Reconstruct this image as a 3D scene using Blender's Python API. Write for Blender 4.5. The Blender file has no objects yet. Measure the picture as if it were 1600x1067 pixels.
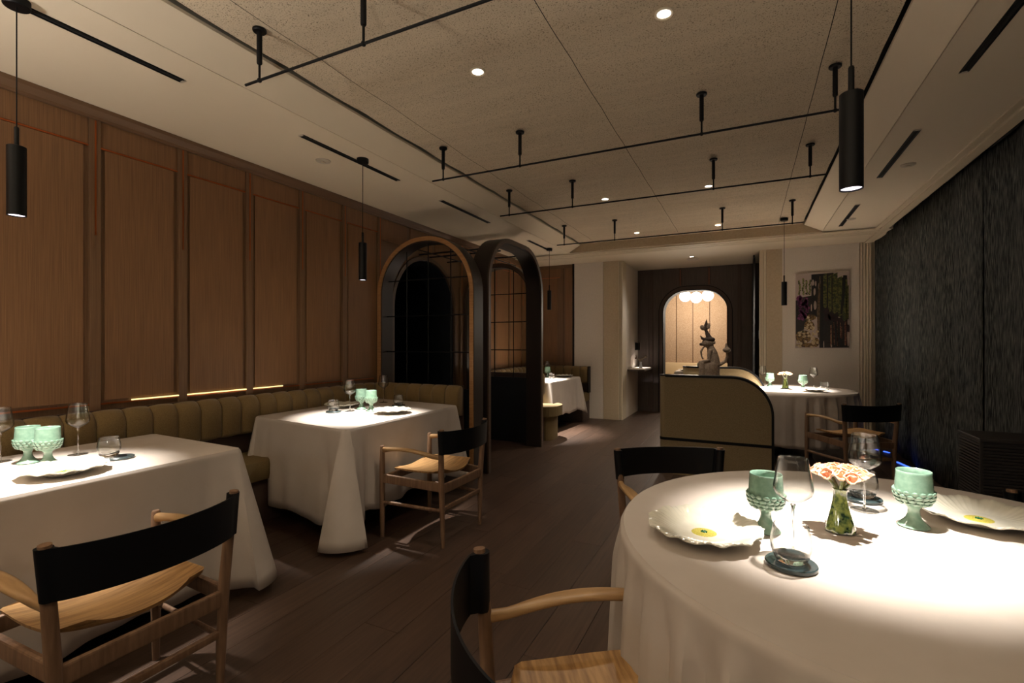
import bpy, bmesh, math, random
from mathutils import Vector, Matrix
random.seed(7)
PI = math.pi
C = bpy.context.scene.collection
S = bpy.context.scene

# ------------------------------------------------------------------ camera, world, exposure
cam_d = bpy.data.cameras.new('camera'); cam = bpy.data.objects.new('camera', cam_d); C.objects.link(cam)
FPX = 757.0
YAW = math.atan2(367, FPX)
cam_d.sensor_fit = 'HORIZONTAL'; cam_d.sensor_width = 36.0
cam_d.lens = 36.0 * FPX / 1600.0
cam_d.shift_y = (536 - 533.5) / 1600.0
cam_d.clip_start = 0.05; cam_d.clip_end = 60
cam.location = (0, 0, 1.30)
cam.rotation_euler = (PI / 2, 0, YAW)
S.camera = cam
w = bpy.data.worlds.new('world'); S.world = w; w.use_nodes = True
w.node_tree.nodes['Background'].inputs[0].default_value = (0.010, 0.012, 0.016, 1)
w.node_tree.nodes['Background'].inputs[1].default_value = 1.0
S.view_settings.view_transform = 'Standard'
try: S.view_settings.look = 'None'
except Exception: pass
S.view_settings.gamma = 1.0
S.view_settings.use_curve_mapping = False
S.view_settings.exposure = 0.48
PEND_W = 245.0      # spot power of every pendant
DOWN_W = 22.0       # spot power of every ceiling downlight
WARM = (1.0, 0.86, 0.68)
FILL_UPLIGHT_W = 150.0    # each of the two added fill uplighters behind the camera

# ------------------------------------------------------------------ helpers
def lin(h):
    h = h.lstrip('#')
    o = []
    for i in (0, 2, 4):
        c = int(h[i:i + 2], 16) / 255
        o.append(c / 12.92 if c <= 0.04045 else ((c + 0.055) / 1.055) ** 2.4)
    return (o[0], o[1], o[2], 1)

def link(o, parent=None):
    C.objects.link(o)
    if parent is not None: o.parent = parent
    return o

def tag(o, label=None, cat=None, group=None, kind=None):
    if label: o['label'] = label
    if cat: o['category'] = cat
    if group: o['group'] = group
    if kind: o['kind'] = kind
    return o

def thing(name, label, cat, loc=(0, 0, 0), rz=0, group=None):
    o = bpy.data.objects.new(name, None); link(o)
    o.location = loc; o.rotation_euler = (0, 0, rz); o.empty_display_size = 0.1
    return tag(o, label, cat, group)

def struct_root(name, label=None, loc=(0, 0, 0)):
    o = bpy.data.objects.new(name, None); link(o); o.location = loc
    o['kind'] = 'structure'
    if label: o['label'] = label
    return o

def copy_tree(o, parent=None):
    c = o.copy(); C.objects.link(c)
    if parent is not None: c.parent = parent
    for ch in list(o.children):
        copy_tree(ch, c)
    return c

class MB:
    def __init__(s): s.v = []; s.f = []
    def add(s, vs, fs):
        n = len(s.v); s.v += [tuple(v) for v in vs]; s.f += [tuple(i + n for i in f) for f in fs]
        return s
    def box(s, x0, x1, y0, y1, z0, z1, b=0):
        vs = [(x, y, z) for z in (z0, z1) for y in (y0, y1) for x in (x0, x1)]
        fs = [(0, 2, 3, 1), (4, 5, 7, 6), (0, 1, 5, 4), (2, 6, 7, 3), (0, 4, 6, 2), (1, 3, 7, 5)]
        if b <= 0: return s.add(vs, fs)
        bm = bmesh.new(); q = [bm.verts.new(v) for v in vs]
        for f in fs: bm.faces.new([q[i] for i in f])
        bmesh.ops.bevel(bm, geom=bm.edges[:], offset=b, segments=2, affect='EDGES', profile=0.6)
        bm.verts.index_update()
        s.add([v.co[:] for v in bm.verts], [[v.index for v in f.verts] for f in bm.faces]); bm.free()
        return s
    def tube(s, pts, rad, n=12, caps=True, sq=None):
        """tube along pts; rad: number, list, or list of (ra, rb); ra along side axis, rb along up axis"""
        P = [Vector(p) for p in pts]; m = len(P)
        if not isinstance(rad, (list, tuple)): rad = [rad] * m
        rings = []; up = None
        for i in range(m):
            t = (P[min(i + 1, m - 1)] - P[max(i - 1, 0)]).normalized()
            if up is None:
                up = Vector((0, 0, 1)) if abs(t.z) < 0.9 else Vector((1, 0, 0))
            side = t.cross(up).normalized(); up2 = side.cross(t).normalized(); up = up2
            r = rad[i]; ra, rb = r if isinstance(r, (list, tuple)) else (r, r)
            ring = []
            for k in range(n):
                a = 2 * PI * k / n; ca, sa = math.cos(a), math.sin(a)
                if sq:
                    ca = math.copysign(abs(ca) ** sq, ca); sa = math.copysign(abs(sa) ** sq, sa)
                ring.append(P[i] + side * ra * ca + up2 * rb * sa)
            rings.append(ring)
        vs = [v for r in rings for v in r]; fs = []
        for i in range(m - 1):
            for k in range(n):
                k2 = (k + 1) % n
                fs.append((i * n + k, i * n + k2, (i + 1) * n + k2, (i + 1) * n + k))
        if caps:
            fs.append(tuple(reversed(range(n)))); fs.append(tuple((m - 1) * n + k for k in range(n)))
        return s.add(vs, fs)
    def lathe(s, prof, n=32, cx=0, cy=0, closed=False):
        vs = []; fs = []; m = len(prof)
        for r, z in prof:
            for k in range(n):
                a = 2 * PI * k / n
                vs.append((cx + r * math.cos(a), cy + r * math.sin(a), z))
        mm = m if closed else m - 1
        for i in range(mm):
            j = (i + 1) % m
            for k in range(n):
                k2 = (k + 1) % n
                fs.append((i * n + k, i * n + k2, j * n + k2, j * n + k))
        return s.add(vs, fs)
    def ball(s, c, r, n=12, m=8):
        rx, ry, rz = r if isinstance(r, (list, tuple)) else (r, r, r)
        vs = []; fs = []
        for i in range(m + 1):
            ph = -PI / 2 + PI * i / m
            rr = max(math.cos(ph), 0.02)
            for k in range(n):
                a = 2 * PI * k / n
                vs.append((c[0] + rx * rr * math.cos(a), c[1] + ry * rr * math.sin(a), c[2] + rz * math.sin(ph)))
        for i in range(m):
            for k in range(n):
                k2 = (k + 1) % n
                fs.append((i * n + k, i * n + k2, (i + 1) * n + k2, (i + 1) * n + k))
        fs.append(tuple(reversed(range(n)))); fs.append(tuple(m * n + k for k in range(n)))
        return s.add(vs, fs)
    def grid(s, rows, close_u=False):
        n = len(rows[0]); vs = [p for r in rows for p in r]; fs = []
        for i in range(len(rows) - 1):
            for k in range(n if close_u else n - 1):
                k2 = (k + 1) % n
                fs.append((i * n + k, i * n + k2, (i + 1) * n + k2, (i + 1) * n + k))
        return s.add(vs, fs)
    def prism(s, poly, z0, z1, axis='z'):
        """poly in the plane perpendicular to axis; x: (y,z) , y: (x,z), z: (x,y)"""
        n = len(poly)
        def p(a, b, c):
            return {'z': (a, b, c), 'y': (a, c, b), 'x': (c, a, b)}[axis]
        vs = [p(a, b, z0) for a, b in poly] + [p(a, b, z1) for a, b in poly]
        fs = [tuple(reversed(range(n))), tuple(range(n, 2 * n))]
        for i in range(n):
            j = (i + 1) % n; fs.append((i, j, n + j, n + i))
        return s.add(vs, fs)
    def build(s, name, m, parent=None, smooth=False, angle=35, loc=None):
        me = bpy.data.meshes.new(name); me.from_pydata(s.v, [], s.f)
        bm = bmesh.new(); bm.from_mesh(me)
        bmesh.ops.recalc_face_normals(bm, faces=bm.faces)
        bm.to_mesh(me); bm.free()
        if smooth:
            me.shade_smooth() if False else me.polygons.foreach_set('use_smooth', [True] * len(me.polygons))
            try: me.set_sharp_from_angle(angle=math.radians(angle))
            except Exception: pass
        me.update()
        me.materials.append(m)
        o = bpy.data.objects.new(name, me); link(o, parent)
        if loc: o.location = loc
        return o

# ------------------------------------------------------------------ materials
def mat(name, col, rough=0.6, metal=0.0, col2=None, nscale=(1, 1, 1), ns=8.0, detail=4.0, lo=0.35, hi=0.65,
        bump=0.0, bscale=None, bdist=0.002, coat=0.0, sheen=0.0, rnd=0.0, emit=None, emit_s=0.0, spec=None, wave=None, sss=0):
    m = bpy.data.materials.new(name); m.use_nodes = True
    nt = m.node_tree; b = nt.nodes['Principled BSDF']
    c = lin(col) if isinstance(col, str) else (*col[:3], 1)
    b.inputs['Base Color'].default_value = c
    b.inputs['Roughness'].default_value = rough; b.inputs['Metallic'].default_value = metal
    if coat: b.inputs['Coat Weight'].default_value = coat; b.inputs['Coat Roughness'].default_value = 0.08
    if sheen: b.inputs['Sheen Weight'].default_value = sheen
    if spec is not None: b.inputs['Specular IOR Level'].default_value = spec
    if emit:
        b.inputs['Emission Color'].default_value = lin(emit); b.inputs['Emission Strength'].default_value = emit_s
    if col2 or bump or rnd:
        tc = nt.nodes.new('ShaderNodeTexCoord'); mp = nt.nodes.new('ShaderNodeMapping')
        mp.inputs['Scale'].default_value = nscale
        nt.links.new(tc.outputs['Object'], mp.inputs['Vector'])
        vec = mp.outputs['Vector']
        oi = nt.nodes.new('ShaderNodeObjectInfo')
        if rnd:
            ad = nt.nodes.new('ShaderNodeVectorMath'); ad.operation = 'ADD'
            mu = nt.nodes.new('ShaderNodeMath'); mu.operation = 'MULTIPLY'; mu.inputs[1].default_value = 37.0
            nt.links.new(oi.outputs['Random'], mu.inputs[0])
            nt.links.new(vec, ad.inputs[0]); nt.links.new(mu.outputs[0], ad.inputs[1]); vec = ad.outputs[0]
        no = nt.nodes.new('ShaderNodeTexNoise'); no.inputs['Scale'].default_value = ns
        no.inputs['Detail'].default_value = detail; nt.links.new(vec, no.inputs['Vector'])
        src = None
        if col2:
            rp = nt.nodes.new('ShaderNodeValToRGB')
            rp.color_ramp.elements[0].position = lo; rp.color_ramp.elements[1].position = hi
            rp.color_ramp.elements[0].color = lin(col2); rp.color_ramp.elements[1].color = c
            nt.links.new(no.outputs['Fac'], rp.inputs['Fac']); src = rp.outputs['Color']
        if rnd:
            mr = nt.nodes.new('ShaderNodeMapRange'); mr.inputs['To Min'].default_value = 1 - rnd; mr.inputs['To Max'].default_value = 1 + rnd
            nt.links.new(oi.outputs['Random'], mr.inputs['Value'])
            hs = nt.nodes.new('ShaderNodeHueSaturation'); hs.inputs['Color'].default_value = c
            if src: nt.links.new(src, hs.inputs['Color'])
            nt.links.new(mr.outputs[0], hs.inputs['Value']); src = hs.outputs['Color']
        if src: nt.links.new(src, b.inputs['Base Color'])
        if bump:
            nb = no
            if bscale:
                nb = nt.nodes.new('ShaderNodeTexNoise'); nb.inputs['Scale'].default_value = bscale; nb.inputs['Detail'].default_value = 3
                nt.links.new(vec, nb.inputs['Vector'])
            bp = nt.nodes.new('ShaderNodeBump'); bp.inputs['Strength'].default_value = bump; bp.inputs['Distance'].default_value = bdist
            nt.links.new(nb.outputs['Fac'], bp.inputs['Height']); nt.links.new(bp.outputs['Normal'], b.inputs['Normal'])
    return m

def glass_thin(name, tint=(0.97, 0.975, 0.97)):
    m = bpy.data.materials.new(name); m.use_nodes = True; nt = m.node_tree; nt.nodes.clear()
    out = nt.nodes.new('ShaderNodeOutputMaterial'); mx = nt.nodes.new('ShaderNodeMixShader')
    tr = nt.nodes.new('ShaderNodeBsdfTransparent')
    lw2 = nt.nodes.new('ShaderNodeLayerWeight'); lw2.inputs['Blend'].default_value = 0.5
    rp = nt.nodes.new('ShaderNodeValToRGB'); rp.color_ramp.elements[0].position = 0.45; rp.color_ramp.elements[0].color = (*tint, 1)
    rp.color_ramp.elements[1].position = 1.0; rp.color_ramp.elements[1].color = (0.42, 0.44, 0.44, 1)
    nt.links.new(lw2.outputs['Facing'], rp.inputs[0]); nt.links.new(rp.outputs[0], tr.inputs[0])
    gl = nt.nodes.new('ShaderNodeBsdfGlossy'); gl.inputs['Roughness'].default_value = 0.02
    lw = nt.nodes.new('ShaderNodeLayerWeight'); lw.inputs['Blend'].default_value = 0.5
    p4 = nt.nodes.new('ShaderNodeMath'); p4.operation = 'POWER'; p4.inputs[1].default_value = 3.0
    pw = nt.nodes.new('ShaderNodeMath'); pw.operation = 'MULTIPLY_ADD'; pw.inputs[1].default_value = 0.8; pw.inputs[2].default_value = 0.05
    nt.links.new(lw.outputs['Facing'], p4.inputs[0]); nt.links.new(p4.outputs[0], pw.inputs[0]); nt.links.new(pw.outputs[0], mx.inputs[0])
    nt.links.new(tr.outputs[0], mx.inputs[1]); nt.links.new(gl.outputs[0], mx.inputs[2]); nt.links.new(mx.outputs[0], out.inputs[0])
    return m

def glass_solid(name, col=(1, 1, 1), rough=0.0):
    m = bpy.data.materials.new(name); m.use_nodes = True; b = m.node_tree.nodes['Principled BSDF']
    b.inputs['Base Color'].default_value = (*col, 1); b.inputs['Roughness'].default_value = rough
    b.inputs['Transmission Weight'].default_value = 1.0; b.inputs['IOR'].default_value = 1.47
    return m

def emission(name, col, s):
    m = bpy.data.materials.new(name); m.use_nodes = True; nt = m.node_tree; nt.nodes.clear()
    out = nt.nodes.new('ShaderNodeOutputMaterial'); e = nt.nodes.new('ShaderNodeEmission')
    e.inputs[0].default_value = lin(col); e.inputs[1].default_value = s; nt.links.new(e.outputs[0], out.inputs[0]); return m

M = {}
M['wall_wood'] = mat('warm wood panelling', '#8b6542', 0.6, col2='#6e4e33', nscale=(90, 90, 1.0), ns=3.2, bump=0.25, lo=0.3, hi=0.7, bdist=0.001)
M['stile_wood'] = mat('panelling stile wood', '#775a3e', 0.55, col2='#684c34', nscale=(40, 40, 1), ns=3, lo=0.3, hi=0.7)
M['crown'] = mat('crown moulding wood', '#6c5038', 0.5)
M['copper'] = mat('copper strip', '#b06238', 0.35, 0.9)
M['brass'] = mat('brass ledge trim', '#e8c878', 0.25, 0.95)
M['dark_wood'] = mat('dark brown panelling', '#5a4e46', 0.6, col2='#4a4039', nscale=(40, 40, 1), ns=3)
M['dark_stile'] = mat('dark brown stile', '#4c3c34', 0.6)
M['plaster'] = mat('pale beige plaster', '#d9d0c3', 0.85, col2='#d2c8ba', ns=90, bump=0.15, bdist=0.001)
M['tan_paint'] = mat('tan painted surface', '#bfae92', 0.8, col2='#b8a68a', ns=40)
M['ceil_paint'] = mat('beige ceiling paint', '#e0d2ba', 0.8)
M['trim_paint'] = mat('beige moulding paint', '#d2c4aa', 0.7)
M['black'] = mat('black metal', '#090a0c', 0.5, spec=0.25)
M['black_gap'] = mat('black shadow gap', '#050505', 0.9)
M['leather'] = mat('black saddle leather', '#07090d', 0.5, spec=0.25, bump=0.1, bscale=120, bdist=0.0006)
M['oak'] = mat('pale oak', '#b08e62', 0.42, col2='#91704a', nscale=(10, 1.4, 10), ns=5, detail=5, lo=0.3, hi=0.7, bump=0.06, bdist=0.0006)
M['oak_seat'] = mat('oak seat', '#b8915f', 0.42, col2='#8e6a42', nscale=(1.3, 16, 10), ns=4, detail=6, lo=0.36, hi=0.62, bump=0.06, bdist=0.0006)
M['oak_leg'] = mat('oak leg', '#83664e', 0.5, col2='#6a503c', nscale=(14, 14, 1.2), ns=5, detail=5)
M['frame_dark'] = mat('dark arch frame', '#2a211d', 0.4)
M['frame_face'] = mat('brown oak arch facing', '#a87c4e', 0.45, col2='#946a40', nscale=(2, 2, 14), ns=6)
M['frame_face_dk'] = mat('dark oak arch facing', '#54402f', 0.45, col2='#4a3829', nscale=(2, 2, 14), ns=6)
M['navy'] = mat('blue-black panel', '#10161c', 0.55)
M['olive'] = mat('olive bench fabric', '#7e683f', 0.85, col2='#6b562f', ns=260, detail=2, bump=0.3, bdist=0.0008, sheen=0.2)
M['olive_seat'] = mat('olive seat fabric', '#75633f', 0.85, col2='#65532f', ns=260, detail=2, bump=0.3, bdist=0.0008)
M['desk_fabric'] = mat('olive sofa fabric', '#a08f6e', 0.85, col2='#8c7c5c', ns=220, detail=2, bump=0.3, bdist=0.0008)
M['cloth'] = mat('linen tablecloth', '#bdb3a9', 0.85, col2='#b6aca1', ns=5, bump=0.12, bscale=14, bdist=0.006)
M['glaze'] = mat('cream glaze', '#dad6c6', 0.18, col2='#d0ccba', ns=18, coat=0.5)
M['glaze_y'] = mat('yellow glaze centre', '#c4ba58', 0.4, col2='#9c8f34', ns=300)
M['glaze_g'] = mat('green glaze dot', '#1d5a38', 0.3)
M['celadon'] = mat('celadon glaze', '#7c9a87', 0.16, col2='#6c8b79', ns=60, coat=0.6)
M['marble'] = mat('dark green marble', '#39484a', 0.25, col2='#202c2e', ns=25, coat=0.3)
M['glass'] = glass_thin('thin clear glass')
M['glass_s'] = glass_solid('thick clear glass')
M['vase'] = mat('mottled green glass', '#7f8a4a', 0.08, col2='#1d3a26', ns=55, lo=0.4, hi=0.6, coat=1.0)
M['stem_g'] = mat('green flower stem', '#6c7440', 0.3, col2='#3c4a26', ns=60, coat=0.5)
M['coral'] = mat('peach coral blossom', '#e0b090', 0.4, col2='#b8623e', ns=70, lo=0.32, hi=0.5, coat=0.4)
M['clay'] = mat('grey-brown clay', '#9c8b7a', 0.8, col2='#7c6c5e', ns=60, bump=0.3, bdist=0.003)
M['clay_dk'] = mat('dark clay', '#43362e', 0.8)
M['curtain'] = mat('mottled slate curtain', '#868a85', 0.9, col2='#262c31', nscale=(50, 50, 4.2), ns=2.6, detail=8, lo=0.42, hi=0.76, spec=0.1)
M['curtain2'] = mat('blue-grey curtain', '#3c444a', 0.8, col2='#1c2226', nscale=(30, 30, 1.5), ns=2, detail=6)
M['cabinet'] = mat('charcoal slatted cabinet', '#2a2625', 0.5)
M['cream'] = mat('cream leather', '#c8b08a', 0.6)
M['weave'] = mat('woven wall fabric', '#b39a80', 0.9, col2='#94795e', nscale=(30, 30, 30), ns=3, detail=8, bump=0.2)
M['white'] = mat('white ceramic', '#cfd2da', 0.3)
M['grey_plastic'] = mat('pale ceiling fitting', '#c2b6a4', 0.5)
M['lens'] = emission('lamp lens', '#fff4e6', 14.0)
M['lens_dim'] = emission('pendant lens', '#fff2ff', 2.2)
M['globe'] = emission('globe glow', '#fff4e4', 6.0)
M['blue'] = emission('blue light strip', '#3f66ff', 1.6)  # glow standing in for light that leaks under the curtain
M['steel'] = mat('brushed steel', '#8a8d90', 0.3, 0.9)
M['dark_glass'] = mat('dark window glass', '#05080c', 0.05)

# floor oak
def floor_mat():
    m = mat('dark oak plank', '#4d3a2e', 0.42, col2='#382a21', nscale=(22, 1.1, 22), ns=3.0, detail=7, lo=0.3, hi=0.72, bump=0.18, bdist=0.0012, rnd=0.16)
    return m
M['plank'] = floor_mat()

def ceiling_mat():
    m = bpy.data.materials.new('sprayed acoustic ceiling'); m.use_nodes = True; nt = m.node_tree; b = nt.nodes['Principled BSDF']
    b.inputs['Roughness'].default_value = 0.95
    tc = nt.nodes.new('ShaderNodeTexCoord')
    n1 = nt.nodes.new('ShaderNodeTexNoise'); n1.inputs['Scale'].default_value = 150; n1.inputs['Detail'].default_value = 3; n1.inputs['Roughness'].default_value = 0.7
    n2 = nt.nodes.new('ShaderNodeTexNoise'); n2.inputs['Scale'].default_value = 5; n2.inputs['Detail'].default_value = 3
    mp = nt.nodes.new('ShaderNodeMapping'); mp.inputs['Scale'].default_value = (0.5, 2.2, 1)
    nt.links.new(tc.outputs['Object'], n1.inputs['Vector']); nt.links.new(tc.outputs['Object'], mp.inputs[0]); nt.links.new(mp.outputs[0], n2.inputs['Vector'])
    r = nt.nodes.new('ShaderNodeValToRGB'); e = r.color_ramp.elements
    e[0].position = 0.335; e[0].color = lin('#5e4f3a'); e[1].position = 0.44; e[1].color = lin('#d2c2a8')
    nt.links.new(n1.outputs['Fac'], r.inputs['Fac'])
    r2 = nt.nodes.new('ShaderNodeMapRange'); r2.inputs['To Min'].default_value = 0.86; r2.inputs['To Max'].default_value = 1.1
    nt.links.new(n2.outputs['Fac'], r2.inputs['Value'])
    hs = nt.nodes.new('ShaderNodeHueSaturation'); nt.links.new(r.outputs[0], hs.inputs['Color']); nt.links.new(r2.outputs[0], hs.inputs['Value'])
    nt.links.new(hs.outputs[0], b.inputs['Base Color'])
    bp = nt.nodes.new('ShaderNodeBump'); bp.inputs['Strength'].default_value = 0.5; bp.inputs['Distance'].default_value = 0.004
    nt.links.new(n1.outputs['Fac'], bp.inputs['Height']); nt.links.new(bp.outputs[0], b.inputs['Normal'])
    return m
M['acoustic'] = ceiling_mat()

# ------------------------------------------------------------------ room constants
XL, XR = -3.50, 1.62
YB, YF = -2.2, 8.16       # behind the camera / the end wall
ZC = 2.69                 # lower ceiling
ZT = 2.80                 # textured ceiling
YK = 9.45                 # corridor back wall

# ------------------------------------------------------------------ floor
floor = struct_root('floor')
MB().box(XL - 0.6, 2.6, YB, 11.4, -0.06, -0.014).build('subfloor', M['black_gap'], floor)
pw_, pl_ = 0.19, 1.9
planks = {}
row = 0; x = XL
while x < 1.60:
    off = (row * 0.83 + 0.37 * (row % 3)) % pl_
    y = -1.0 - off
    while y < 9.5:
        y0, y1 = max(y, -1.0), min(y + pl_, 11.2 if y + pl_ > 9.4 else 99)
        if y1 - y0 > 0.05:
            key = round(y1 - y0, 3)
            if key not in planks:
                planks[key] = MB().box(0.0008, pw_ - 0.0008, 0.0008, key - 0.0008, -0.014, 0, 0.0016).build('plank', M['plank'], floor)
                o = planks[key]
            else:
                o = bpy.data.objects.new('plank', planks[key].data); link(o, floor)
            o.location = (x, y0, 0)
        y += pl_
    x += pw_; row += 1

# ------------------------------------------------------------------ arches in walls
def arch_pts(w_, h, r, n=14):
    """open outline of an arched opening, from the bottom left up and over to the bottom right; centred on 0"""
    p = [(-w_ / 2, 0)]
    for i in range(n + 1):
        a = PI - PI / 2 * i / n
        p.append((-w_ / 2 + r + r * math.cos(a), h - r + r * math.sin(a)))
    for i in range(n + 1):
        a = PI / 2 - PI / 2 * i / n
        p.append((w_ / 2 - r + r * math.cos(a), h - r + r * math.sin(a)))
    p.append((w_ / 2, 0))
    q = [p[0]]
    for a in p[1:]:
        if abs(a[0] - q[-1][0]) + abs(a[1] - q[-1][1]) > 1e-5: q.append(a)
    return q

def arch_wall(mb, c0, w_, h, r, a0, a1, ztop, d0, d1, axis):
    """wall from a0 to a1 along its length with an arched hole centred on c0; d0..d1 thickness; axis = thickness axis"""
    P = [(c0 + a, b) for a, b in arch_pts(w_, h, r)]
    def put(a, z, d): return (d, a, z) if axis == 'x' else (a, d, z)
    def slab(q):
        n = len(q)
        vs = [put(a, z, d0) for a, z in q] + [put(a, z, d1) for a, z in q]
        fs = [tuple(range(n)), tuple(range(n, 2 * n))]
        for i in range(n):
            j = (i + 1) % n; fs.append((i, j, n + j, n + i))
        mb.add(vs, fs)
    slab([(a0, 0), (P[0][0], 0), (P[0][0], ztop), (a0, ztop)])
    slab([(P[-1][0], 0), (a1, 0), (a1, ztop), (P[-1][0], ztop)])
    for u, v in zip(P[1:-1], P[2:-1]):
        if v[0] - u[0] > 1e-4: slab([(u[0], u[1]), (v[0], v[1]), (v[0], ztop), (u[0], ztop)])

def arch_ring(mb, c0, w_, h, r, t, d0, d1, axis, z0=0.0):
    """frame band of thickness t around an outer outline"""
    O = arch_pts(w_, h, r); I = arch_pts(w_ - 2 * t, h - t, max(r - t, 0.01))
    # resample so both match: same count by construction
    def put(a, z, d): return (d, c0 + a, z) if axis == 'x' else (c0 + a, d, z)
    O[0] = (O[0][0], z0); O[-1] = (O[-1][0], z0); I[0] = (I[0][0], z0); I[-1] = (I[-1][0], z0)
    if len(O) != len(I): raise RuntimeError('arch ring mismatch')
    rows = []
    for (ao, zo), (ai, zi) in zip(O, I):
        rows.append([put(ao, zo, d0), put(ao, zo, d1), put(ai, zi, d1), put(ai, zi, d0)])
    mb.grid(rows, close_u=True)
    mb.f.append((len(mb.v) - 4 * len(rows), len(mb.v) - 4 * len(rows) + 1, len(mb.v) - 4 * len(rows) + 2, len(mb.v) - 4 * len(rows) + 3))
    mb.f.append(tuple(len(mb.v) - k for k in (4, 3, 2, 1)))

# ------------------------------------------------------------------ left wall
wl = struct_root('wall_left')
ARC_C, ARC_W, ARC_H, ARC_R = 4.83, 1.22, 2.30, 0.60
m_ = MB(); arch_wall(m_, ARC_C, ARC_W, ARC_H, ARC_R, YB, YF + 0.1, 2.90, XL - 0.35, XL, 'x')
m_.build('wall_core', M['stile_wood'], wl)
m_ = MB(); arch_ring(m_, ARC_C, ARC_W + 0.08, ARC_H + 0.04, ARC_R + 0.04, 0.045, XL - 0.002, XL + 0.02, 'x')
m_.build('arch_trim', M['frame_face_dk'], wl, smooth=True)
m_ = MB(); arch_ring(m_, ARC_C, ARC_W - 0.002, ARC_H - 0.001, ARC_R - 0.001, 0.012, XL - 0.35, XL - 0.004, 'x')
m_.build('arch_lining', M['navy'], wl, smooth=True)
# dark recess behind the arched opening
rec = struct_root('wall_recess')
MB().box(XL - 1.3, XL - 1.26, 4.0, 5.7, 0, 2.6).build('recess_back', M['navy'], rec)
MB().box(XL - 1.26, XL - 0.351, 4.0, 4.04, 0, 2.6).build('recess_side', M['navy'], rec)
MB().box(XL - 1.26, XL - 0.351, 5.66, 5.7, 0, 2.6).build('recess_side', M['navy'], rec)
MB().box(XL - 1.26, XL - 0.351, 4.04, 5.66, 2.56, 2.6).build('recess_top', M['navy'], rec)
# panelling
BAY = 0.4965
def bays(y_first, y_last):
    c = 1.5085 + BAY * math.ceil((y_first - 1.5085) / BAY - 1e-6)
    out = []
    while c < y_last + 1e-6:
        out.append(c); c += BAY
    return out
def panel_left(ya, yb, zlo=0.60):
    MB().box(XL, XL + 0.008, ya + 0.030, yb - 0.030, 2.474, 2.627, 0.0015).build('top_panel', M['wall_wood'], wl)
    MB().box(XL, XL + 0.010, ya + 0.052, yb - 0.052, 0.955, 2.462, 0.002).build('wall_panel', M['wall_wood'], wl)
    MB().box(XL, XL + 0.013, ya + 0.030, yb - 0.030, 2.463, 2.472).build('copper_strip', M['copper'], wl)
def stile_left(y, copper=True):
    MB().box(XL, XL + 0.022, y - 0.028, y + 0.028, 0.60, 2.627, 0.002).build('stile', M['stile_wood'], wl)
    if copper: MB().box(XL + 0.022, XL + 0.025, y - 0.004, y + 0.004, 1.94, 2.62).build('copper_strip', M['copper'], wl)
ys = bays(-1.6, 4.05)
for y in ys: stile_left(y)
for a, b in zip(ys, ys[1:]): panel_left(a, b)
ys2 = [5.62 + k * 0.4965 for k in range(6)]
for y in ys2[:-1]: stile_left(y)
for a, b in zip(ys2, ys2[1:]):
    panel_left(a, min(b, 8.155))
# over the arch
for a, b in ((3.99, 4.4865), (4.4865, 4.983), (4.983, 5.62)):
    MB().box(XL, XL + 0.008, a + 0.030, b - 0.030, 2.40, 2.627, 0.0015).build('top_panel', M['wall_wood'], wl)
# crown moulding
prof = [(XL, 2.625), (XL + 0.03, 2.625), (XL + 0.034, 2.640), (XL + 0.045, 2.648), (XL + 0.062, 2.668), (XL + 0.068, 2.6895), (XL, 2.6895)]
MB().prism([(a, b) for a, b in prof], YB, YF, 'y').build('trim_1', M['crown'], None).update_tag()
tag(bpy.data.objects['trim_1'], kind='structure')
# brass ledge behind the bench backrest
tr = MB().box(XL + 0.001, XL + 0.016, -1.5, 3.9, 0.930, 0.940).build('trim_2', M['copper']); tag(tr, kind='structure')
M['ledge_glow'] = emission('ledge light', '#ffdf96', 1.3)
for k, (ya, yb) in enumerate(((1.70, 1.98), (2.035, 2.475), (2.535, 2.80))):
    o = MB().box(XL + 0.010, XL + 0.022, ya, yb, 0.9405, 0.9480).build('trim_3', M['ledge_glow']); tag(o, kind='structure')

# ------------------------------------------------------------------ right wall, rear wall
wr = struct_root('wall_right')
MB().box(XR + 0.16, XR + 0.26, YB, YF + 0.1, 0, 2.9).build('wall_face', M['dark_glass'], wr)
wb = MB().box(XL, XR + 0.2, YB - 0.1, YB, 0, 2.9).build('wall_back', M['dark_wood']); tag(wb, kind='structure')

# ------------------------------------------------------------------ end wall (front)
wf = struct_root('wall_front')
# wood clad part behind booth two
MB().box(XL, -2.73, YF, YF + 0.1, 0, 2.9).build('wall_core', M['stile_wood'], wf)
MB().box(-3.44, -3.05, YF - 0.010, YF, 0.955, 2.462, 0.002).build('wall_panel', M['wall_wood'], wf)
MB().box(-3.46, -2.97, YF - 0.008, YF, 2.474, 2.627, 0.0015).build('top_panel', M['wall_wood'], wf)
MB().box(-3.46, -3.00, YF - 0.013, YF, 2.463, 2.472).build('copper_strip', M['copper'], wf)
MB().box(-2.985, -2.93, YF - 0.022, YF, 0.6, 2.627, 0.002).build('stile', M['stile_wood'], wf)
MB().box(-2.90, -2.76, YF - 0.010, YF, 0.955, 2.627, 0.002).build('wall_panel', M['wall_wood'], wf)
MB().box(-2.755, -2.73, YF - 0.05, YF + 0.05, 0, ZC).build('edge_strip', M['black'], wf)
# pale pier
MB().box(-2.73, -2.214, YF - 0.018, YF + 0.3, 0, 2.9, 0.002).build('pier_panel', M['plaster'], wf)
MB().box(-2.21, -1.95, YF - 0.014, YF + 0.3, 0, 2.9, 0.002).build('pier_panel', M['tan_paint'], wf)
for i, (xa, xb) in enumerate(((-1.952, -1.938), (-1.932, -1.918), (-1.912, -1.888))):
    MB().box(xa, xb, YF - 0.014 + i * 0.01, YF + 0.3, 0, 2.9, 0.002).build('fluted_edge', M['trim_paint'], wf)
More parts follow.
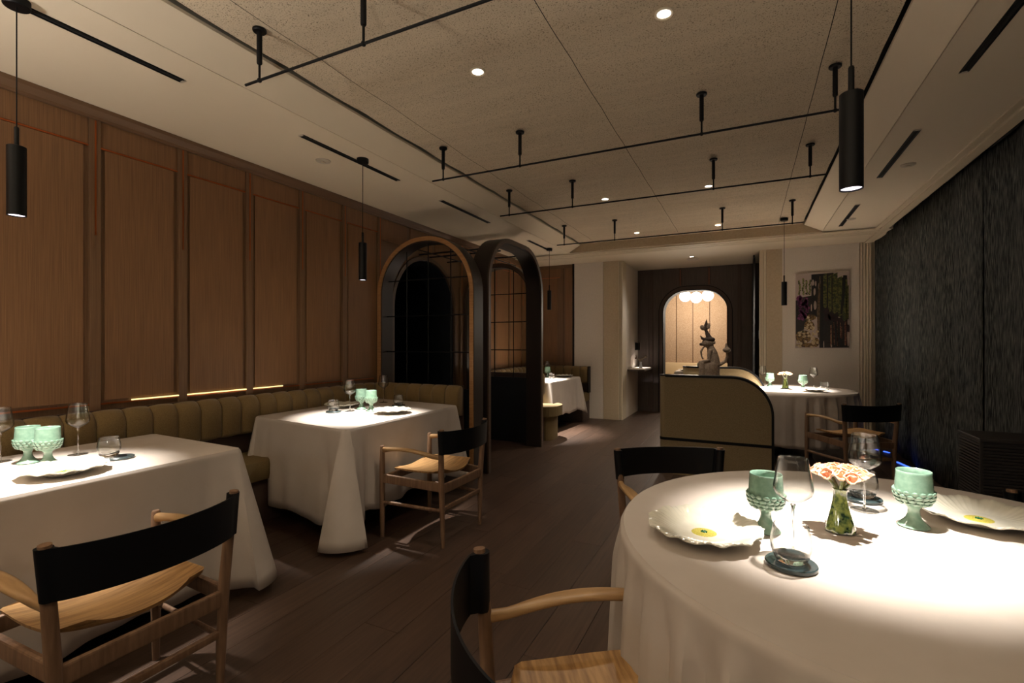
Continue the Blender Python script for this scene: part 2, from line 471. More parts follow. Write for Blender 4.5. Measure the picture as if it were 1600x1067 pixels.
# corridor left wall
MB().box(-1.99, -1.89, YF + 0.3, YK, 0, 2.9).build('wall_corridor', M['plaster'])
tag(bpy.data.objects['wall_corridor'], kind='structure')
# art wall
wa = struct_root('wall_art')
MB().box(0.262, 0.466, YF, YF + 0.12, 0, 2.9, 0.002).build('wall_panel', M['tan_paint'], wa)
MB().box(0.470, 1.405, YF - 0.004, YF + 0.12, 0, 2.9, 0.002).build('wall_panel', M['plaster'], wa)
for xa, xb in ((0.175, 0.192), (0.198, 0.222), (0.228, 0.257)):
    MB().box(xa, xb, YF - 0.006, YF + 0.12, 0, 2.9, 0.004).build('fluted_edge', M['trim_paint'], wa)
MB().box(0.17, 1.60, YF + 0.02, YF + 0.12, 0, 2.9).build('wall_core', M['trim_paint'], wa)
for xa in (1.412, 1.446, 1.480, 1.514):
    MB().box(xa, xa + 0.027, YF - 0.03, YF + 0.1, 0, 2.9, 0.006).build('fluted_edge', M['trim_paint'], wa)
# corridor right side: dark window strip with curtain
MB().box(0.20, 0.26, YF + 0.125, YK, 0, 2.9).build('window_1', M['dark_glass']); tag(bpy.data.objects['window_1'], kind='structure')
MB().box(0.165, 0.195, YF + 0.45, YF + 0.50, 1.37, 1.50, 0.003).build('door_handle', M['steel'], bpy.data.objects['window_1'])

# corridor back wall with arched opening
wk = struct_root('wall_corridor_back')
OC, OW, OH, OR_ = -0.862, 1.13, 2.28, 0.42
m_ = MB(); arch_wall(m_, OC, OW, OH, OR_, -1.99, 0.4, 2.9, YK, YK + 0.25, 'y'); m_.build('wall_core', M['dark_wood'], wk)
m_ = MB(); arch_ring(m_, OC, OW + 0.12, OH + 0.06, OR_ + 0.06, 0.06, YK - 0.025, YK + 0.02, 'y'); m_.build('arch_trim', M['dark_stile'], wk, smooth=True)
m_ = MB(); arch_ring(m_, OC, OW + 0.145, OH + 0.0725, OR_ + 0.0725, 0.013, YK - 0.034, YK, 'y'); m_.build('arch_trim', M['black'], wk, smooth=True)
m_ = MB(); arch_ring(m_, OC, OW + 0.001, OH, OR_, 0.014, YK - 0.03, YK + 0.25, 'y'); m_.build('arch_lining', M['black_gap'], wk, smooth=True)
for xs in (-1.632, -1.111, -0.615, -0.12):
    z0 = 0 if xs < -1.5 or xs > -0.2 else 2.36
    MB().box(xs - 0.028, xs + 0.028, YK - 0.018, YK, z0, 2.69, 0.002).build('stile', M['dark_stile'], wk)
    if z0: MB().box(xs - 0.003, xs + 0.003, YK - 0.021, YK - 0.018, 2.36, 2.66).build('copper_strip', M['copper'], wk)
MB().box(-1.86, -1.68, YK - 0.008, YK, 0.1, 2.62, 0.002).build('wall_panel', M['dark_wood'], wk)
MB().box(-0.08, 0.15, YK - 0.008, YK, 0.1, 2.62, 0.002).build('wall_panel', M['dark_wood'], wk)
# room behind
wn = struct_root('wall_niche')
MB().box(-3.2, 1.0, 11.3, 11.4, 0, 2.9).build('wall_core', M['stile_wood'], wn)
for k in range(10):
    xa = -2.79 + k * 0.345
    MB().box(xa + 0.008, xa + 0.337, 11.27, 11.3, 0.45, 2.68, 0.008).build('fabric_panel', M['weave'], wn)
MB().box(-3.2, -3.1, YK + 0.25, 11.3, 0, 2.9).build('side_wall', M['weave'], wn)
MB().box(0.9, 1.0, YK + 0.25, 11.3, 0, 2.9).build('side_wall', M['weave'], wn)

# ------------------------------------------------------------------ ceiling
ce = struct_root('ceiling')
MB().box(XL - 0.4, 2.0, YB, 11.5, 2.86, 2.92).build('slab', M['black_gap'], ce)
# low soffits left and right, sloped bands, end soffit
MB().box(XL, -2.464, YB, 7.17, ZC, 2.86).build('soffit_panel', M['ceil_paint'], ce)
MB().box(0.846, 1.46, YB, 7.17, ZC, 2.86).build('soffit_panel', M['ceil_paint'], ce)
MB().prism([(-2.459, ZC), (-2.286, 2.787), (-2.286, 2.803), (-2.33, 2.86), (-2.459, 2.86)], YB, 7.09, 'y').build('soffit_band', M['ceil_paint'], ce)
MB().prism([(0.841, ZC), (0.650, 2.787), (0.650, 2.803), (0.70, 2.86), (0.841, 2.86)], YB, 7.09, 'y').build('soffit_band', M['ceil_paint'], ce)
MB().box(XL, 1.46, 7.12, 7.30, ZC, 2.86).build('soffit_end', M['tan_paint'], ce)
for k in range(3):
    MB().box(XL, 1.46 - 0.0, 7.20 + k * 0.115, 7.20 + k * 0.115 + 0.085, ZC - 0.014, ZC + 0.002, 0.006).build('ceiling_step', M['trim_paint'], ce)
MB().box(XL, 1.62, 7.30, YF + 0.3, ZC + 0.001, 2.86).build('soffit_panel', M['ceil_paint'], ce)
MB().box(-1.99, 0.3, YF + 0.3, YK, ZC + 0.001, 2.86).build('soffit_panel', M['ceil_paint'], ce)
MB().box(-3.2, 1.0, YK + 0.25, 11.3, ZC + 0.02, 2.86).build('soffit_panel', M['ceil_paint'], ce)
MB().box(1.46, 1.535, YB, YF, ZC - 0.012, 2.86, 0.004).build('curtain_pelmet', M['trim_paint'], ce)
MB().box(1.395, 1.44, YB, 7.5, ZC - 0.010, ZC + 0.002, 0.004).build('ceiling_step', M['trim_paint'], ce)
# textured panels, gently cushioned across
def tex_panel(x0, x1, y0, y1):
    nx, ny = 2, 12; rows = []
    for j in range(ny + 1):
        y = y0 + (y1 - y0) * j / ny; u = j / ny
        z = 2.811 - 0.008 * math.sin(PI * u)
        rows.append([(x0 + (x1 - x0) * i / nx - x0, y - y0, z) for i in range(nx + 1)])
    o = MB().grid(rows).build('ceiling_panel', M['acoustic'], ce, smooth=True); o.location = (x0, y0, 0)
    return o
cols = [(-2.262, -2.043), (-2.039, -0.842), (-0.838, 0.358), (0.362, 0.628)]
for x0, x1 in cols:
    first = None
    y = -2.14
    for k in range(16):
        y0 = 3.06 + (k - 9) * 0.605; y1 = y0 + 0.605
        if y1 > 7.3: continue
        if y0 > 6.6: y1 = 7.13
        if first is None: first = tex_panel(x0, x1, y0, y1)
        elif y1 - y0 < 0.6: tex_panel(x0, x1, y0, y1)
        else:
            o = bpy.data.objects.new('ceiling_panel', first.data); link(o, ce); o.location = (x0, y0, 0)

# ------------------------------------------------------------------ linear slots, detectors
def slot(x, y0, y1, label):
    t = thing('linear_diffuser', label, 'air vent', (x, (y0 + y1) / 2, ZC), 0)
    h = (y1 - y0) / 2
    for sx in (-1, 1):
        MB().box(sx * 0.016 - 0.004, sx * 0.016 + 0.004, -h, h, -0.006, 0.0).build('rim', M['black'], t)
    for se in (-1, 1): MB().box(-0.02, 0.02, se * h - 0.006, se * h + 0.006, -0.006, 0.0).build('end_cap', M['grey_plastic'], t)
    MB().box(-0.012, 0.012, -h + 0.006, h - 0.006, -0.003, -0.001).build('slot', M['black_gap'], t)
slot(-2.69, 0.62, 1.55, 'long black linear slot on the left ceiling strip, nearest the camera')
slot(-2.68, 2.30, 3.30, 'black linear slot on the left ceiling behind the second hanging pendant')
slot(-2.68, 3.94, 4.92, 'black linear slot on the left ceiling above the shadow of the arches')
slot(-2.66, 5.98, 6.83, 'short black linear slot on the left ceiling beside the farthest left pendant')
slot(1.00, 1.95, 3.24, 'black linear slot at the top right of the picture, nearest on the right')
slot(1.00, 3.99, 5.00, 'black linear slot midway along the right ceiling strip')
slot(1.00, 5.88, 6.87, 'farthest black linear slot on the right ceiling strip')
def disc(x, y, z, r, label, name='smoke_detector', cat='detector'):
    t = thing(name, label, cat, (x, y, z), 0)
    MB().lathe([(0.001, -0.012), (r * 0.7, -0.012), (r * 0.95, -0.007), (r, 0.0), (0.001, 0.0)], 28).build('cover', M['grey_plastic'], t, smooth=True)
    MB().lathe([(0.001, -0.016), (r * 0.28, -0.016), (r * 0.3, -0.012), (0.001, -0.012)], 20).build('sensor', M['trim_paint'], t, smooth=True)
disc(-2.905, 2.695, ZC, 0.055, 'pale round detector on the left ceiling beside the second pendant')
disc(1.13, 4.74, ZC, 0.05, 'pale round detector on the right ceiling beside the middle slot')
disc(1.05, 6.53, ZC, 0.045, 'small pale round detector near the farthest right ceiling slot')
disc(-0.80, 8.52, ZC, 0.10, 'round pale speaker grille in the corridor ceiling', 'ceiling_speaker', 'speaker')

# ------------------------------------------------------------------ lamps
def spot(parent, z, power, size, blend, col=WARM, r=0.02, x=0, y=0, rot=(0, 0, 0)):
    l = bpy.data.lights.new('lamp_bulb', 'SPOT'); l.energy = power; l.spot_size = math.radians(size); l.spot_blend = blend
    l.color = col; l.shadow_soft_size = r
    o = bpy.data.objects.new('lamp_bulb', l); link(o, parent); o.location = (x, y, z); o.rotation_euler = rot
    return o

def pendant(x, y, zb, label, power, size=61, ZC=2.69):
    t = thing('pendant_lamp', label, 'pendant lamp', (x, y, ZC), 0, 'black cylinder pendants over the tables')
    b = zb - ZC
    MB().lathe([(0.001, -0.032), (0.040, -0.032), (0.043, -0.028), (0.043, 0.0), (0.001, 0.0)], 28).build('canopy', M['black'], t, smooth=True)
    MB().tube([(0, 0, -0.03), (0, 0, b + 0.35)], 0.0024, 8).build('cord', M['black'], t)
    MB().lathe([(0.001, b + 0.36), (0.006, b + 0.36), (0.008, b + 0.355), (0.008, b + 0.28), (0.001, b + 0.28)], 16).build('cord_grip', M['black'], t, smooth=True)
    R = 0.030
    MB().lathe([(R - 0.004, b + 0.006), (R - 0.002, b), (R, b), (R, b + 0.279), (R - 0.002, b + 0.281), (0.001, b + 0.281)], 40).build('shade', M['black'], t, smooth=True)
    MB().lathe([(R - 0.004, b + 0.004), (0.001, b + 0.006)], 32).build('lens', M['lens_dim'], t)
    spot(t, b - 0.004, power, size, 1.0, (1.0, 0.92, 0.84), 0.018)
    return t
pendant(-2.66, 0.89, 1.815, 'black cylinder pendant lamp at the far left over the nearest left table', PEND_W)
pendant(-2.61, 2.80, 1.775, 'black cylinder pendant lamp over the middle left table, before the arches', PEND_W)
pendant(-2.61, 6.64, 1.79, 'small black cylinder pendant lamp over the farthest booth table, right of the arches', PEND_W * 2.5)
pendant(0.275, 1.71, 1.750, 'large black cylinder pendant lamp over the near round table, top right', PEND_W * 0.85, ZC=2.803)
pendant(0.404, 6.68, 1.756, 'black cylinder pendant lamp in front of the art wall, over the far round table', PEND_W * 2.0, ZC=2.803)

def downlight(x, y, z, label, power=DOWN_W, size=105):
    t = thing('downlight', label, 'ceiling light', (x, y, z), 0, 'recessed ceiling downlights')
    MB().lathe([(0.030, -0.001), (0.040, -0.004), (0.043, 0.0), (0.043, 0.006), (0.03, 0.006)], 32).build('rim', M['trim_paint'], t, smooth=True)
    MB().lathe([(0.031, 0.001), (0.001, 0.001)], 28).build('lens', M['lens'], t)
    spot(t, -0.008, power, size, 0.8, (1.0, 0.86, 0.70), 0.03)
for x, y, lb in ((-1.34, 2.33, 'bright downlight nearest on the left of the textured ceiling'),
                 (-0.34, 2.29, 'bright downlight nearest on the right of the textured ceiling, top centre'),
                 (-1.33, 4.97, 'downlight in the second row of the textured ceiling, left of its pair'),
                 (-0.33, 4.99, 'downlight in the second row of the textured ceiling, right of its pair'),
                 (-1.35, 6.68, 'farthest left downlight of the textured ceiling'),
                 (-0.33, 6.69, 'farthest right downlight of the textured ceiling')):
    downlight(x, y, 2.800, lb, DOWN_W * (3.0 if y > 6 else 1.0))
downlight(-0.80, 8.28, ZC, 'downlight in the corridor ceiling before the arched doorway', 10, 110)
for x, y in ((-1.34, -0.3), (-0.34, -0.3)):  # unseen downlights added behind the camera as ambient fill
    downlight(x, y, 2.800, 'ceiling downlight behind the camera on the ' + ('left' if x < -1 else 'right'), 6 if x < -1 else 2)

# globe lamp beyond the doorway
t = thing('globe_lamp', 'cluster of three glowing white globes seen through the arched doorway', 'ceiling lamp', (-0.93, 10.55, 2.71), 0)
MB().lathe([(0.001, -0.03), (0.06, -0.03), (0.065, 0), (0.001, 0)], 24).build('canopy', M['brass'], t, smooth=True)
MB().tube([(0, 0, -0.03), (0, 0, -0.30)], 0.008, 10).build('stem', M['brass'], t)
MB().tube([(-0.28, 0, -0.30), (0.28, 0, -0.30)], 0.010, 10).build('arm', M['brass'], t)
for gx, gy, gz in ((-0.215, 0.0, -0.445), (0.0, -0.02, -0.48), (0.215, 0.03, -0.445)):
    MB().ball((gx, gy, gz), 0.112, 28, 16).build('globe', M['globe'], t, smooth=True)
    MB().tube([(gx, gy * 0.5, -0.30), (gx, gy, gz + 0.10)], 0.012, 10).build('lamp_holder', M['brass'], t)
l = bpy.data.lights.new('lamp_bulb', 'POINT'); l.energy = 50; l.color = (1, 0.86, 0.70); l.shadow_soft_size = 0.12
o = bpy.data.objects.new('lamp_bulb', l); link(o, t); o.location = (0, -0.25, -0.72)

# unseen uplighters added behind the camera to brighten ceiling and walls
for x, y, side in ((-2.50, -0.95, 'left'), (-0.10, -1.10, 'right')):
    t = thing('floor_uplighter', 'standing black uplighter behind the camera on the ' + side, 'floor lamp', (x, y, 0), 0)
    MB().lathe([(0.001, 0.0), (0.14, 0.0), (0.14, 0.012), (0.02, 0.02), (0.001, 0.02)], 32).build('base', M['black'], t, smooth=True)
    MB().tube([(0, 0, 0.02), (0, 0, 1.46)], 0.010, 12).build('pole', M['black'], t)
    MB().lathe([(0.012, 1.455), (0.09, 1.48), (0.15, 1.54), (0.153, 1.54), (0.093, 1.474), (0.012, 1.449)], 36).build('bowl', M['black'], t, smooth=True)
    spot(t, 1.53, FILL_UPLIGHT_W, 160, 0.6, (1.0, 0.92, 0.83), 0.11, rot=(PI, 0, 0))
    o_ = bpy.data.lights.new('opal_bulb', 'POINT'); o_.energy = 10; o_.color = (1.0, 0.92, 0.83); o_.shadow_soft_size = 0.06
    q_ = bpy.data.objects.new('opal_bulb', o_); link(q_, t); q_.location = (0, 0, 1.62)

# wall lamp
t = thing('wall_lamp', 'small black wall spotlight lighting the pale corridor wall', 'wall lamp', (-1.89, 9.10, 1.24), 0)
MB().box(0, 0.02, 0.08, 0.20, -0.07, 0.07, 0.003).build('wall_plate', M['black'], t)
MB().tube([(0.015, 0.12, 0.0), (0.06, 0.02, 0.0)], 0.012, 10).build('arm', M['black'], t)
MB().tube([(0.075, -0.02, -0.065), (0.075, -0.02, 0.065)], 0.038, 20).build('shade', M['black'], t, smooth=True)
spot(t, -0.07, 16, 75, 0.8, (1.0, 0.92, 0.92), 0.015, 0.07, -0.02, (0, math.radians(-18), 0))

# ------------------------------------------------------------------ hanging rails
def rail(y, label, x0=-2.20, x1=0.53):
    t = thing('hanging_rail', label, 'ceiling rail', (-0.84, y, 2.80), 0, 'black rails hung under the textured ceiling')
    MB().tube([(x0 + 0.84, 0, -0.242), (x1 + 0.84, 0, -0.242)], 0.0065, 10).build('rail_bar', M['black'], t)
    for hx in (-2.10, -1.45, -0.245, 0.43):
        X_ = hx + 0.84
        hg = MB().lathe([(0.001, -0.165), (0.0105, -0.165), (0.0125, -0.16), (0.0125, -0.010), (0.001, -0.010)], 16, X_).build('hanger', M['black'], t, smooth=True)
        MB().lathe([(0.001, -0.012), (0.028, -0.012), (0.031, -0.008), (0.031, 0.0), (0.001, 0.0)], 20, X_).build('flange', M['black'], hg, smooth=True)
        q = MB(); q.lathe([(0.001, -0.242), (0.0055, -0.242), (0.0055, -0.16), (0.001, -0.16)], 10, X_)
        q.ball((X_, 0, -0.242), 0.0115, 10, 6); q.build('rod', M['black'], hg, smooth=True)
rail(1.56, 'nearest black rail hung under the textured ceiling, crossing the top edge of the picture')
rail(3.12, 'second nearest black ceiling rail, ending behind the large right pendant')
rail(4.27, 'third black ceiling rail from the camera')
rail(5.86, 'farthest black ceiling rail, hung in front of the stepped ceiling end')

# ------------------------------------------------------------------ benches
def path_round(pts, r, step=0.02):
    """polyline with rounded corners, sampled; returns list of (x, y, tx, ty, s)"""
    out = []
    P = [Vector(p) for p in pts]
    segs = []
    cur = P[0]
    for i in range(1, len(P) - 1):
        a = (P[i] - P[i - 1]).normalized(); b = (P[i + 1] - P[i]).normalized()
        s_ = P[i] - a * r; e_ = P[i] + b * r
        segs.append(('l', cur, s_)); segs.append(('a', s_, e_, a, b)); cur = e_
    segs.append(('l', cur, P[-1]))
    for sg in segs:
        if sg[0] == 'l':
            L = (sg[2] - sg[1]).length; n = max(1, int(L / step)); d = (sg[2] - sg[1]).normalized()
            for k in range(n): out.append((sg[1] + d * (L * k / n), d))
        else:
            a, b = sg[3], sg[4]; n = 12; s_ = sg[1]
            nrm = Vector((a.y, -a.x))
            if nrm.dot(b) < 0: nrm = -nrm
            c = s_ + nrm * r
            for k in range(n):
                th = PI / 2 * k / n
                out.append((c - nrm * r * math.cos(th) + a * r * math.sin(th), (a * math.cos(th) + b * math.sin(th))))
    out.append((P[-1], segs[-1][2] and (P[-1] - P[-2]).normalized()))
    S_ = [0]
    for i in range(1, len(out)): S_.append(S_[-1] + (out[i][0] - out[i - 1][0]).length)
    return [(p.x, p.y, d.x, d.y, s) for (p, d), s in zip(out, S_)]

def at_s(path, s):
    for a, b in zip(path, path[1:]):
        if s <= b[4] + 1e-9:
            t_ = (s - a[4]) / max(b[4] - a[4], 1e-9)
            return [a[k] + (b[k] - a[k]) * t_ for k in range(4)]
    return list(path[-1][:4])

def backrest(root, pts, r, chan, z0=0.615, z1=0.905, th=0.125):
    path = path_round(pts, r)
    L = path[-1][4]; n = round(L / chan); c = L / n
    # profile: (depth inward, z)
    prof = [(0.01, z0), (th * 0.55, z0), (th - 0.012, z0 + 0.012), (th, z0 + 0.035), (th, z1 - 0.075), (th - 0.01, z1 - 0.04),
            (th - 0.035, z1 - 0.012), (th * 0.5, z1), (0.03, z1 - 0.008), (0.01, z1 - 0.03)]
    for i in range(n):
        rows = []
        for k in range(11):
            u = (0, 0.02, 0.07, 0.17, 0.33, 0.5, 0.67, 0.83, 0.93, 0.98, 1)[k]; s_ = c * (i + u)
            x, y, dx, dy = at_s(path, s_)
            ln = math.hypot(dx, dy); dx /= ln; dy /= ln
            puff = 0.024 * (math.sin(PI * min(max(u, 0.0), 1.0)) ** 0.38 - 1)
            ring = []
            for d, z in prof:
                dd = d + (puff if d > th * 0.4 else 0)
                zz = z + (puff * 0.55 if z > z1 - 0.05 else (-puff * 0.3 if z < z0 + 0.02 else 0))
                ring.append((x + dy * dd, y - dx * dd, zz))
            rows.append(ring)
        q = MB().grid(rows, close_u=True)
        m0 = len(prof); q.f.append(tuple(range(m0))); q.f.append(tuple(10 * m0 + j for j in range(m0)))
        q.build('backrest_channel', M['olive'], root, smooth=True, angle=60)

def offset_strip(q, pts, r, d0, d1, z0, z1, rnd=0.0):
    path = path_round(pts, r, 0.08); rows = []
    for x, y, dx, dy, s in path:
        e = rnd
        pr = [(d0, z0), (d1 - e * 0.4, z0), (d1, z0 + e), (d1, z1 - e), (d1 - e * 0.35, z1 - e * 0.3), (d1 - e, z1), (d0, z1)]
        rows.append([(x + dy * d, y - dx * d, z) for d, z in pr])
    q.grid(rows, close_u=True); q.f.append(tuple(len(q.v) - 7 * len(rows) + j for j in range(7))); q.f.append(tuple(len(q.v) - 7 + j for j in range(7)))

b1 = thing('bench', 'long olive banquette bench with channelled backrest along the left panelled wall', 'bench', (0, 0, 0))
P1 = [(XL + 0.024, -1.5), (XL + 0.024, 3.915), (-2.40, 3.915)]
backrest(b1, P1, 0.26, 0.149)
q = MB(); offset_strip(q, P1, 0.26, 0.02, 0.37, 0.32, 0.465, 0.035); q.build('seat', M['olive_seat'], b1, smooth=True)
q = MB(); offset_strip(q, P1, 0.26, 0.02, 0.32, 0.001, 0.318); q.build('base', M['dark_stile'], b1)
q = MB(); offset_strip(q, P1, 0.26, 0.002, 0.018, 0.32, 0.90); q.build('back_board', M['dark_stile'], b1)

b2 = thing('bench', 'olive U-shaped banquette bench in the far booth beyond the arches', 'bench', (0, 0, 0))
P2 = [(-2.42, 5.90), (XL + 0.024, 5.90), (XL + 0.024, 8.105), (-2.44, 8.105)]
backrest(b2, P2, 0.26, 0.149)
q = MB(); offset_strip(q, P2, 0.26, 0.02, 0.47, 0.32, 0.455, 0.035); q.build('seat', M['olive_seat'], b2, smooth=True)
q = MB(); offset_strip(q, P2, 0.26, 0.02, 0.42, 0.001, 0.318); q.build('base', M['dark_stile'], b2)
q = MB(); offset_strip(q, P2, 0.26, 0.002, 0.018, 0.32, 0.90); q.build('back_board', M['dark_stile'], b2)
MB().box(-2.439, -2.425, 7.975, 8.11, 0.45, 0.90, 0.003).build('end_board', M['black'], b2)
# rounded end of the near seat
q = MB(); 
poly = [(-2.42, 5.93)] + [(-2.42 + 0.15 * math.sin(a), 6.19 - 0.26 * math.cos(a)) for a in [PI * k / 12 for k in range(13)]] + [(-2.42, 6.45)]
MB().prism(poly, 0.325, 0.455, 'z').build('seat_end', M['olive_seat'], b2)
poly = [(-2.42, 5.97)] + [(-2.42 + 0.09 * math.sin(a), 6.17 - 0.20 * math.cos(a)) for a in [PI * k / 12 for k in range(13)]] + [(-2.42, 6.37)]
MB().prism(poly, 0.001, 0.324, 'z').build('base_end', M['olive_seat'], b2)

# ------------------------------------------------------------------ arch screens
def screen(yc, x0, x1, h, label, face, hv, vx, grid_z=(1.95, 1.58, 1.21), solid=0.85, depth=0.18, face_front=True):
    t = thing('arch_screen', label, 'screen', ((x0 + x1) / 2, yc, 0), 0)
    w_ = x1 - x0; R = min(w_ / 2 - 0.001, hv)
    q = MB(); arch_ring(q, 0, w_, h, R, 0.055, 0.006, depth, 'y'); q.build('frame', M['frame_dark'], t, smooth=True)
    q = MB(); arch_ring(q, 0, w_ - 0.006, h - 0.003, R - 0.003, 0.042, -0.006, 0.006, 'y'); q.build('facing', face, t, smooth=True)
    iw = w_ / 2 - 0.055
    MB().box(-iw, iw, depth * 0.42, depth * 0.58, 0.0, solid, 0.003).build('solid_panel', M['navy'], t)
    yb = depth * 0.5
    def top_at(x):
        r = R - 0.055
        cx = w_ / 2 - 0.055 - r
        e = max(abs(x) - cx, 0)
        return h - 0.055 - r + math.sqrt(max(r * r - e * e, 0))
    for vx_ in vx:
        MB().tube([(vx_, yb, solid), (vx_, yb, top_at(vx_) + 0.003)], 0.006, 8).build('muntin', M['black'], t)
    for gz in grid_z:
        z_ = gz
        r = R - 0.055; zc = h - 0.055 - r; cx = w_ / 2 - 0.055 - r
        half = iw if z_ <= zc else cx + math.sqrt(max(r * r - (z_ - zc) ** 2, 0))
        MB().tube([(-half - 0.002, yb, z_), (half + 0.002, yb, z_)], 0.006, 8).build('muntin', M['black'], t)
    return t
screen(3.965, -3.495, -2.325, 2.365, 'arched screen with a light oak face and thin black grid behind the middle left table', M['frame_face'], 0.56, (-0.27, 0.0, 0.27))
screen(5.68, -3.495, -2.455, 2.355, 'dark arched screen with black grid and solid lower panel, farthest of the arches', M['frame_face_dk'], 0.50, (-0.08, 0.20, -0.33))
t = thing('arch_portal', 'open dark arched portal facing the aisle between the two booths', 'arch', (-2.315, 4.94, 0), 0)
q = MB(); arch_ring(q, 0, 1.43, 2.43, 0.52, 0.062, -0.20, -0.006, 'x'); q.build('frame', M['frame_dark'], t, smooth=True)
q = MB(); arch_ring(q, 0, 1.424, 2.427, 0.517, 0.048, -0.006, 0.008, 'x'); q.build('facing', M['frame_face_dk'], t, smooth=True)
# roof grid
t = thing('roof_grid', 'thin black metal bars linking the tops of the three arches', 'metal grid', (-2.9, 4.75, 2.34), 0)
for yy in (4.66, 4.86, 5.25):
    MB().tube([(XL + 0.03 + 2.9, yy - 4.75, 0), (0.40, yy - 4.75, 0)], 0.009, 8).build('bar', M['black'], t)
for xx in (-3.2, -2.72):
    MB().tube([(xx + 2.9, 4.10 - 4.75, -0.03), (xx + 2.9, 5.72 - 4.75, -0.03)], 0.007, 8).build('bar', M['black'], t)

# ------------------------------------------------------------------ tables
def smooth01(x): x = min(max(x, 0), 1); return x * x * (3 - 2 * x)
def rect_cloth(corners, ztop, drop, cdrop, cflare, seed, label, sides=None, tweak=None):
    rnd = random.Random(seed)
    P = [Vector(c) for c in corners]; n = 4
    cen = sum(P, Vector((0, 0))) / 4
    per = []  # (pos, normal, cornerness, side coordinate)
    R = 0.03
    tot = 0
    for i in range(4):
        a, b, c = P[i], P[(i + 1) % 4], P[(i + 2) % 4]
        d = (b - a).normalized(); d2 = (c - b).normalized()
        nr = Vector((d.y, -d.x)); nr2 = Vector((d2.y, -d2.x))
        L = (b - a).length
        m = int(L / 0.022)
        for k in range(m):
            t_ = k / m; s_ = R + (L - 2 * R) * t_
            dist = min(s_, L - s_)
            per.append((a + d * s_, nr, math.exp(-(dist / 0.07) ** 2) * 0.55, tot + s_, i, dist, (s_ > L / 2)))
        for k in range(12):
            th = PI / 2 * k / 12
            cc = b - d * R + d2 * R
            nn = nr * math.cos(th) + nr2 * math.sin(th)
            per.append((cc + nn * R, nn, 0.55 + 0.45 * math.sin(PI * k / 12), tot + L, i, 0.0, True))
        tot += L
    ph = [rnd.uniform(0, 6.28) for _ in range(8)]
    rows = []
    for f in (0.02, 0.4, 0.75, 0.92, 0.985):
        rows.append([(cen.x + (p.x - cen.x) * f, cen.y + (p.y - cen.y) * f, ztop) for p, *_ in per])
    K = 22
    for k in range(K + 1):
        s_ = (k / K) ** 1.9
        row = []
        for p, nr, c, u, side, _c, side_end in per:
            dr = (drop if sides is None else sides[side]) + cdrop * c ** 1.5
            wv = 0.5 * math.sin(u * 11 + ph[0]) + 0.35 * math.sin(u * 19 + ph[1]) + 0.25 * math.sin(u * 31 + ph[2])
            edge = 0.007 * smooth01(s_ * drop / 0.010)
            tri = max(0.0, 1 - _c / 0.19)
            bis = P[side] if False else None
            out = edge + s_ * 0.022 + 0.020 * wv * smooth01(s_ * 1.3) * (1 - tri)
            pleat = (0.020 * math.sin(_c * 52 + ph[6]) * (1 - tri) * min(tri * 4, 1)) * s_
            cf = cflare[(side + (1 if side_end else 0)) % 4]
            out += cf * tri ** 1.15 * s_ + pleat - 0.034 * s_ * math.exp(-((_c - 0.17) / 0.035) ** 2)
            dr = (drop if sides is None else sides[side]) + cdrop * tri
            hem = 0.012 * math.sin(u * 9 + ph[4]) + 0.006 * math.sin(u * 27 + ph[5])
            z = ztop - 0.003 * smooth01(s_ * 60) - (dr + hem) * s_
            tx, ty = -nr.y, nr.x
            sgn = 1 if side_end else -1
            sp = 0.055 * tri * (1 - tri) * 4 * s_ * 0.6 * sgn
            row.append((p.x + nr.x * out + tx * sp, p.y + nr.y * out + ty * sp, max(z, 0.004)))
        rows.append(row)
    q = MB().grid(rows, close_u=True)
    q.f.append(tuple(range(len(per))))
    # place the origin at the table centre
    q.v = [(x - cen.x, y - cen.y, z - 0.0) for x, y, z in q.v]
    o = q.build('tablecloth', M['cloth'], None, smooth=True, angle=42, loc=(cen.x, cen.y, 0))
    md = o.modifiers.new('thick', 'SOLIDIFY'); md.thickness = 0.0025; md.offset = -1
    tag(o, label, 'tablecloth'); return o

def round_cloth(cx, cy, R, ztop, drop, nf, seed, label):
    rnd = random.Random(seed); N = 300
    ph = [rnd.uniform(0, 6.28) for _ in range(6)]
    rows = []
    for f in (0.02, 0.5, 0.85, 0.97): rows.append([(R * f * math.cos(2 * PI * k / N), R * f * math.sin(2 * PI * k / N), ztop) for k in range(N)])
    K = 24
    for j in range(K + 1):
        s_ = (j / K) ** 1.8; row = []
        for k in range(N):
            th = 2 * PI * k / N
            fo = math.sin(nf * th + 0.9 * math.sin(3 * th + ph[0]) + ph[1]) + 0.35 * math.sin(2.3 * nf * th / 1 + ph[2] + 0.7 * math.sin(5 * th))
            fo = math.copysign(abs(fo) ** 0.8, fo)
            a = smooth01(s_ * 4.5)
            r = R + 0.010 * smooth01(s_ * drop / 0.014) + 0.035 * s_ + 0.023 * fo * a * (0.75 + 0.25 * math.sin(5 * th + ph[4]))
            z = ztop - 0.005 * smooth01(s_ * 10) - (drop + 0.010 * math.sin(4 * th + ph[3])) * s_
            row.append((r * math.cos(th), r * math.sin(th), z))
        rows.append(row)
    q = MB().grid(rows, close_u=True); q.f.append(tuple(range(N)))
    o = q.build('tablecloth', M['cloth'], None, smooth=True, angle=42, loc=(cx, cy, 0))
    md = o.modifiers.new('thick', 'SOLIDIFY'); md.thickness = 0.0025; md.offset = -1
    tag(o, label, 'tablecloth'); return o

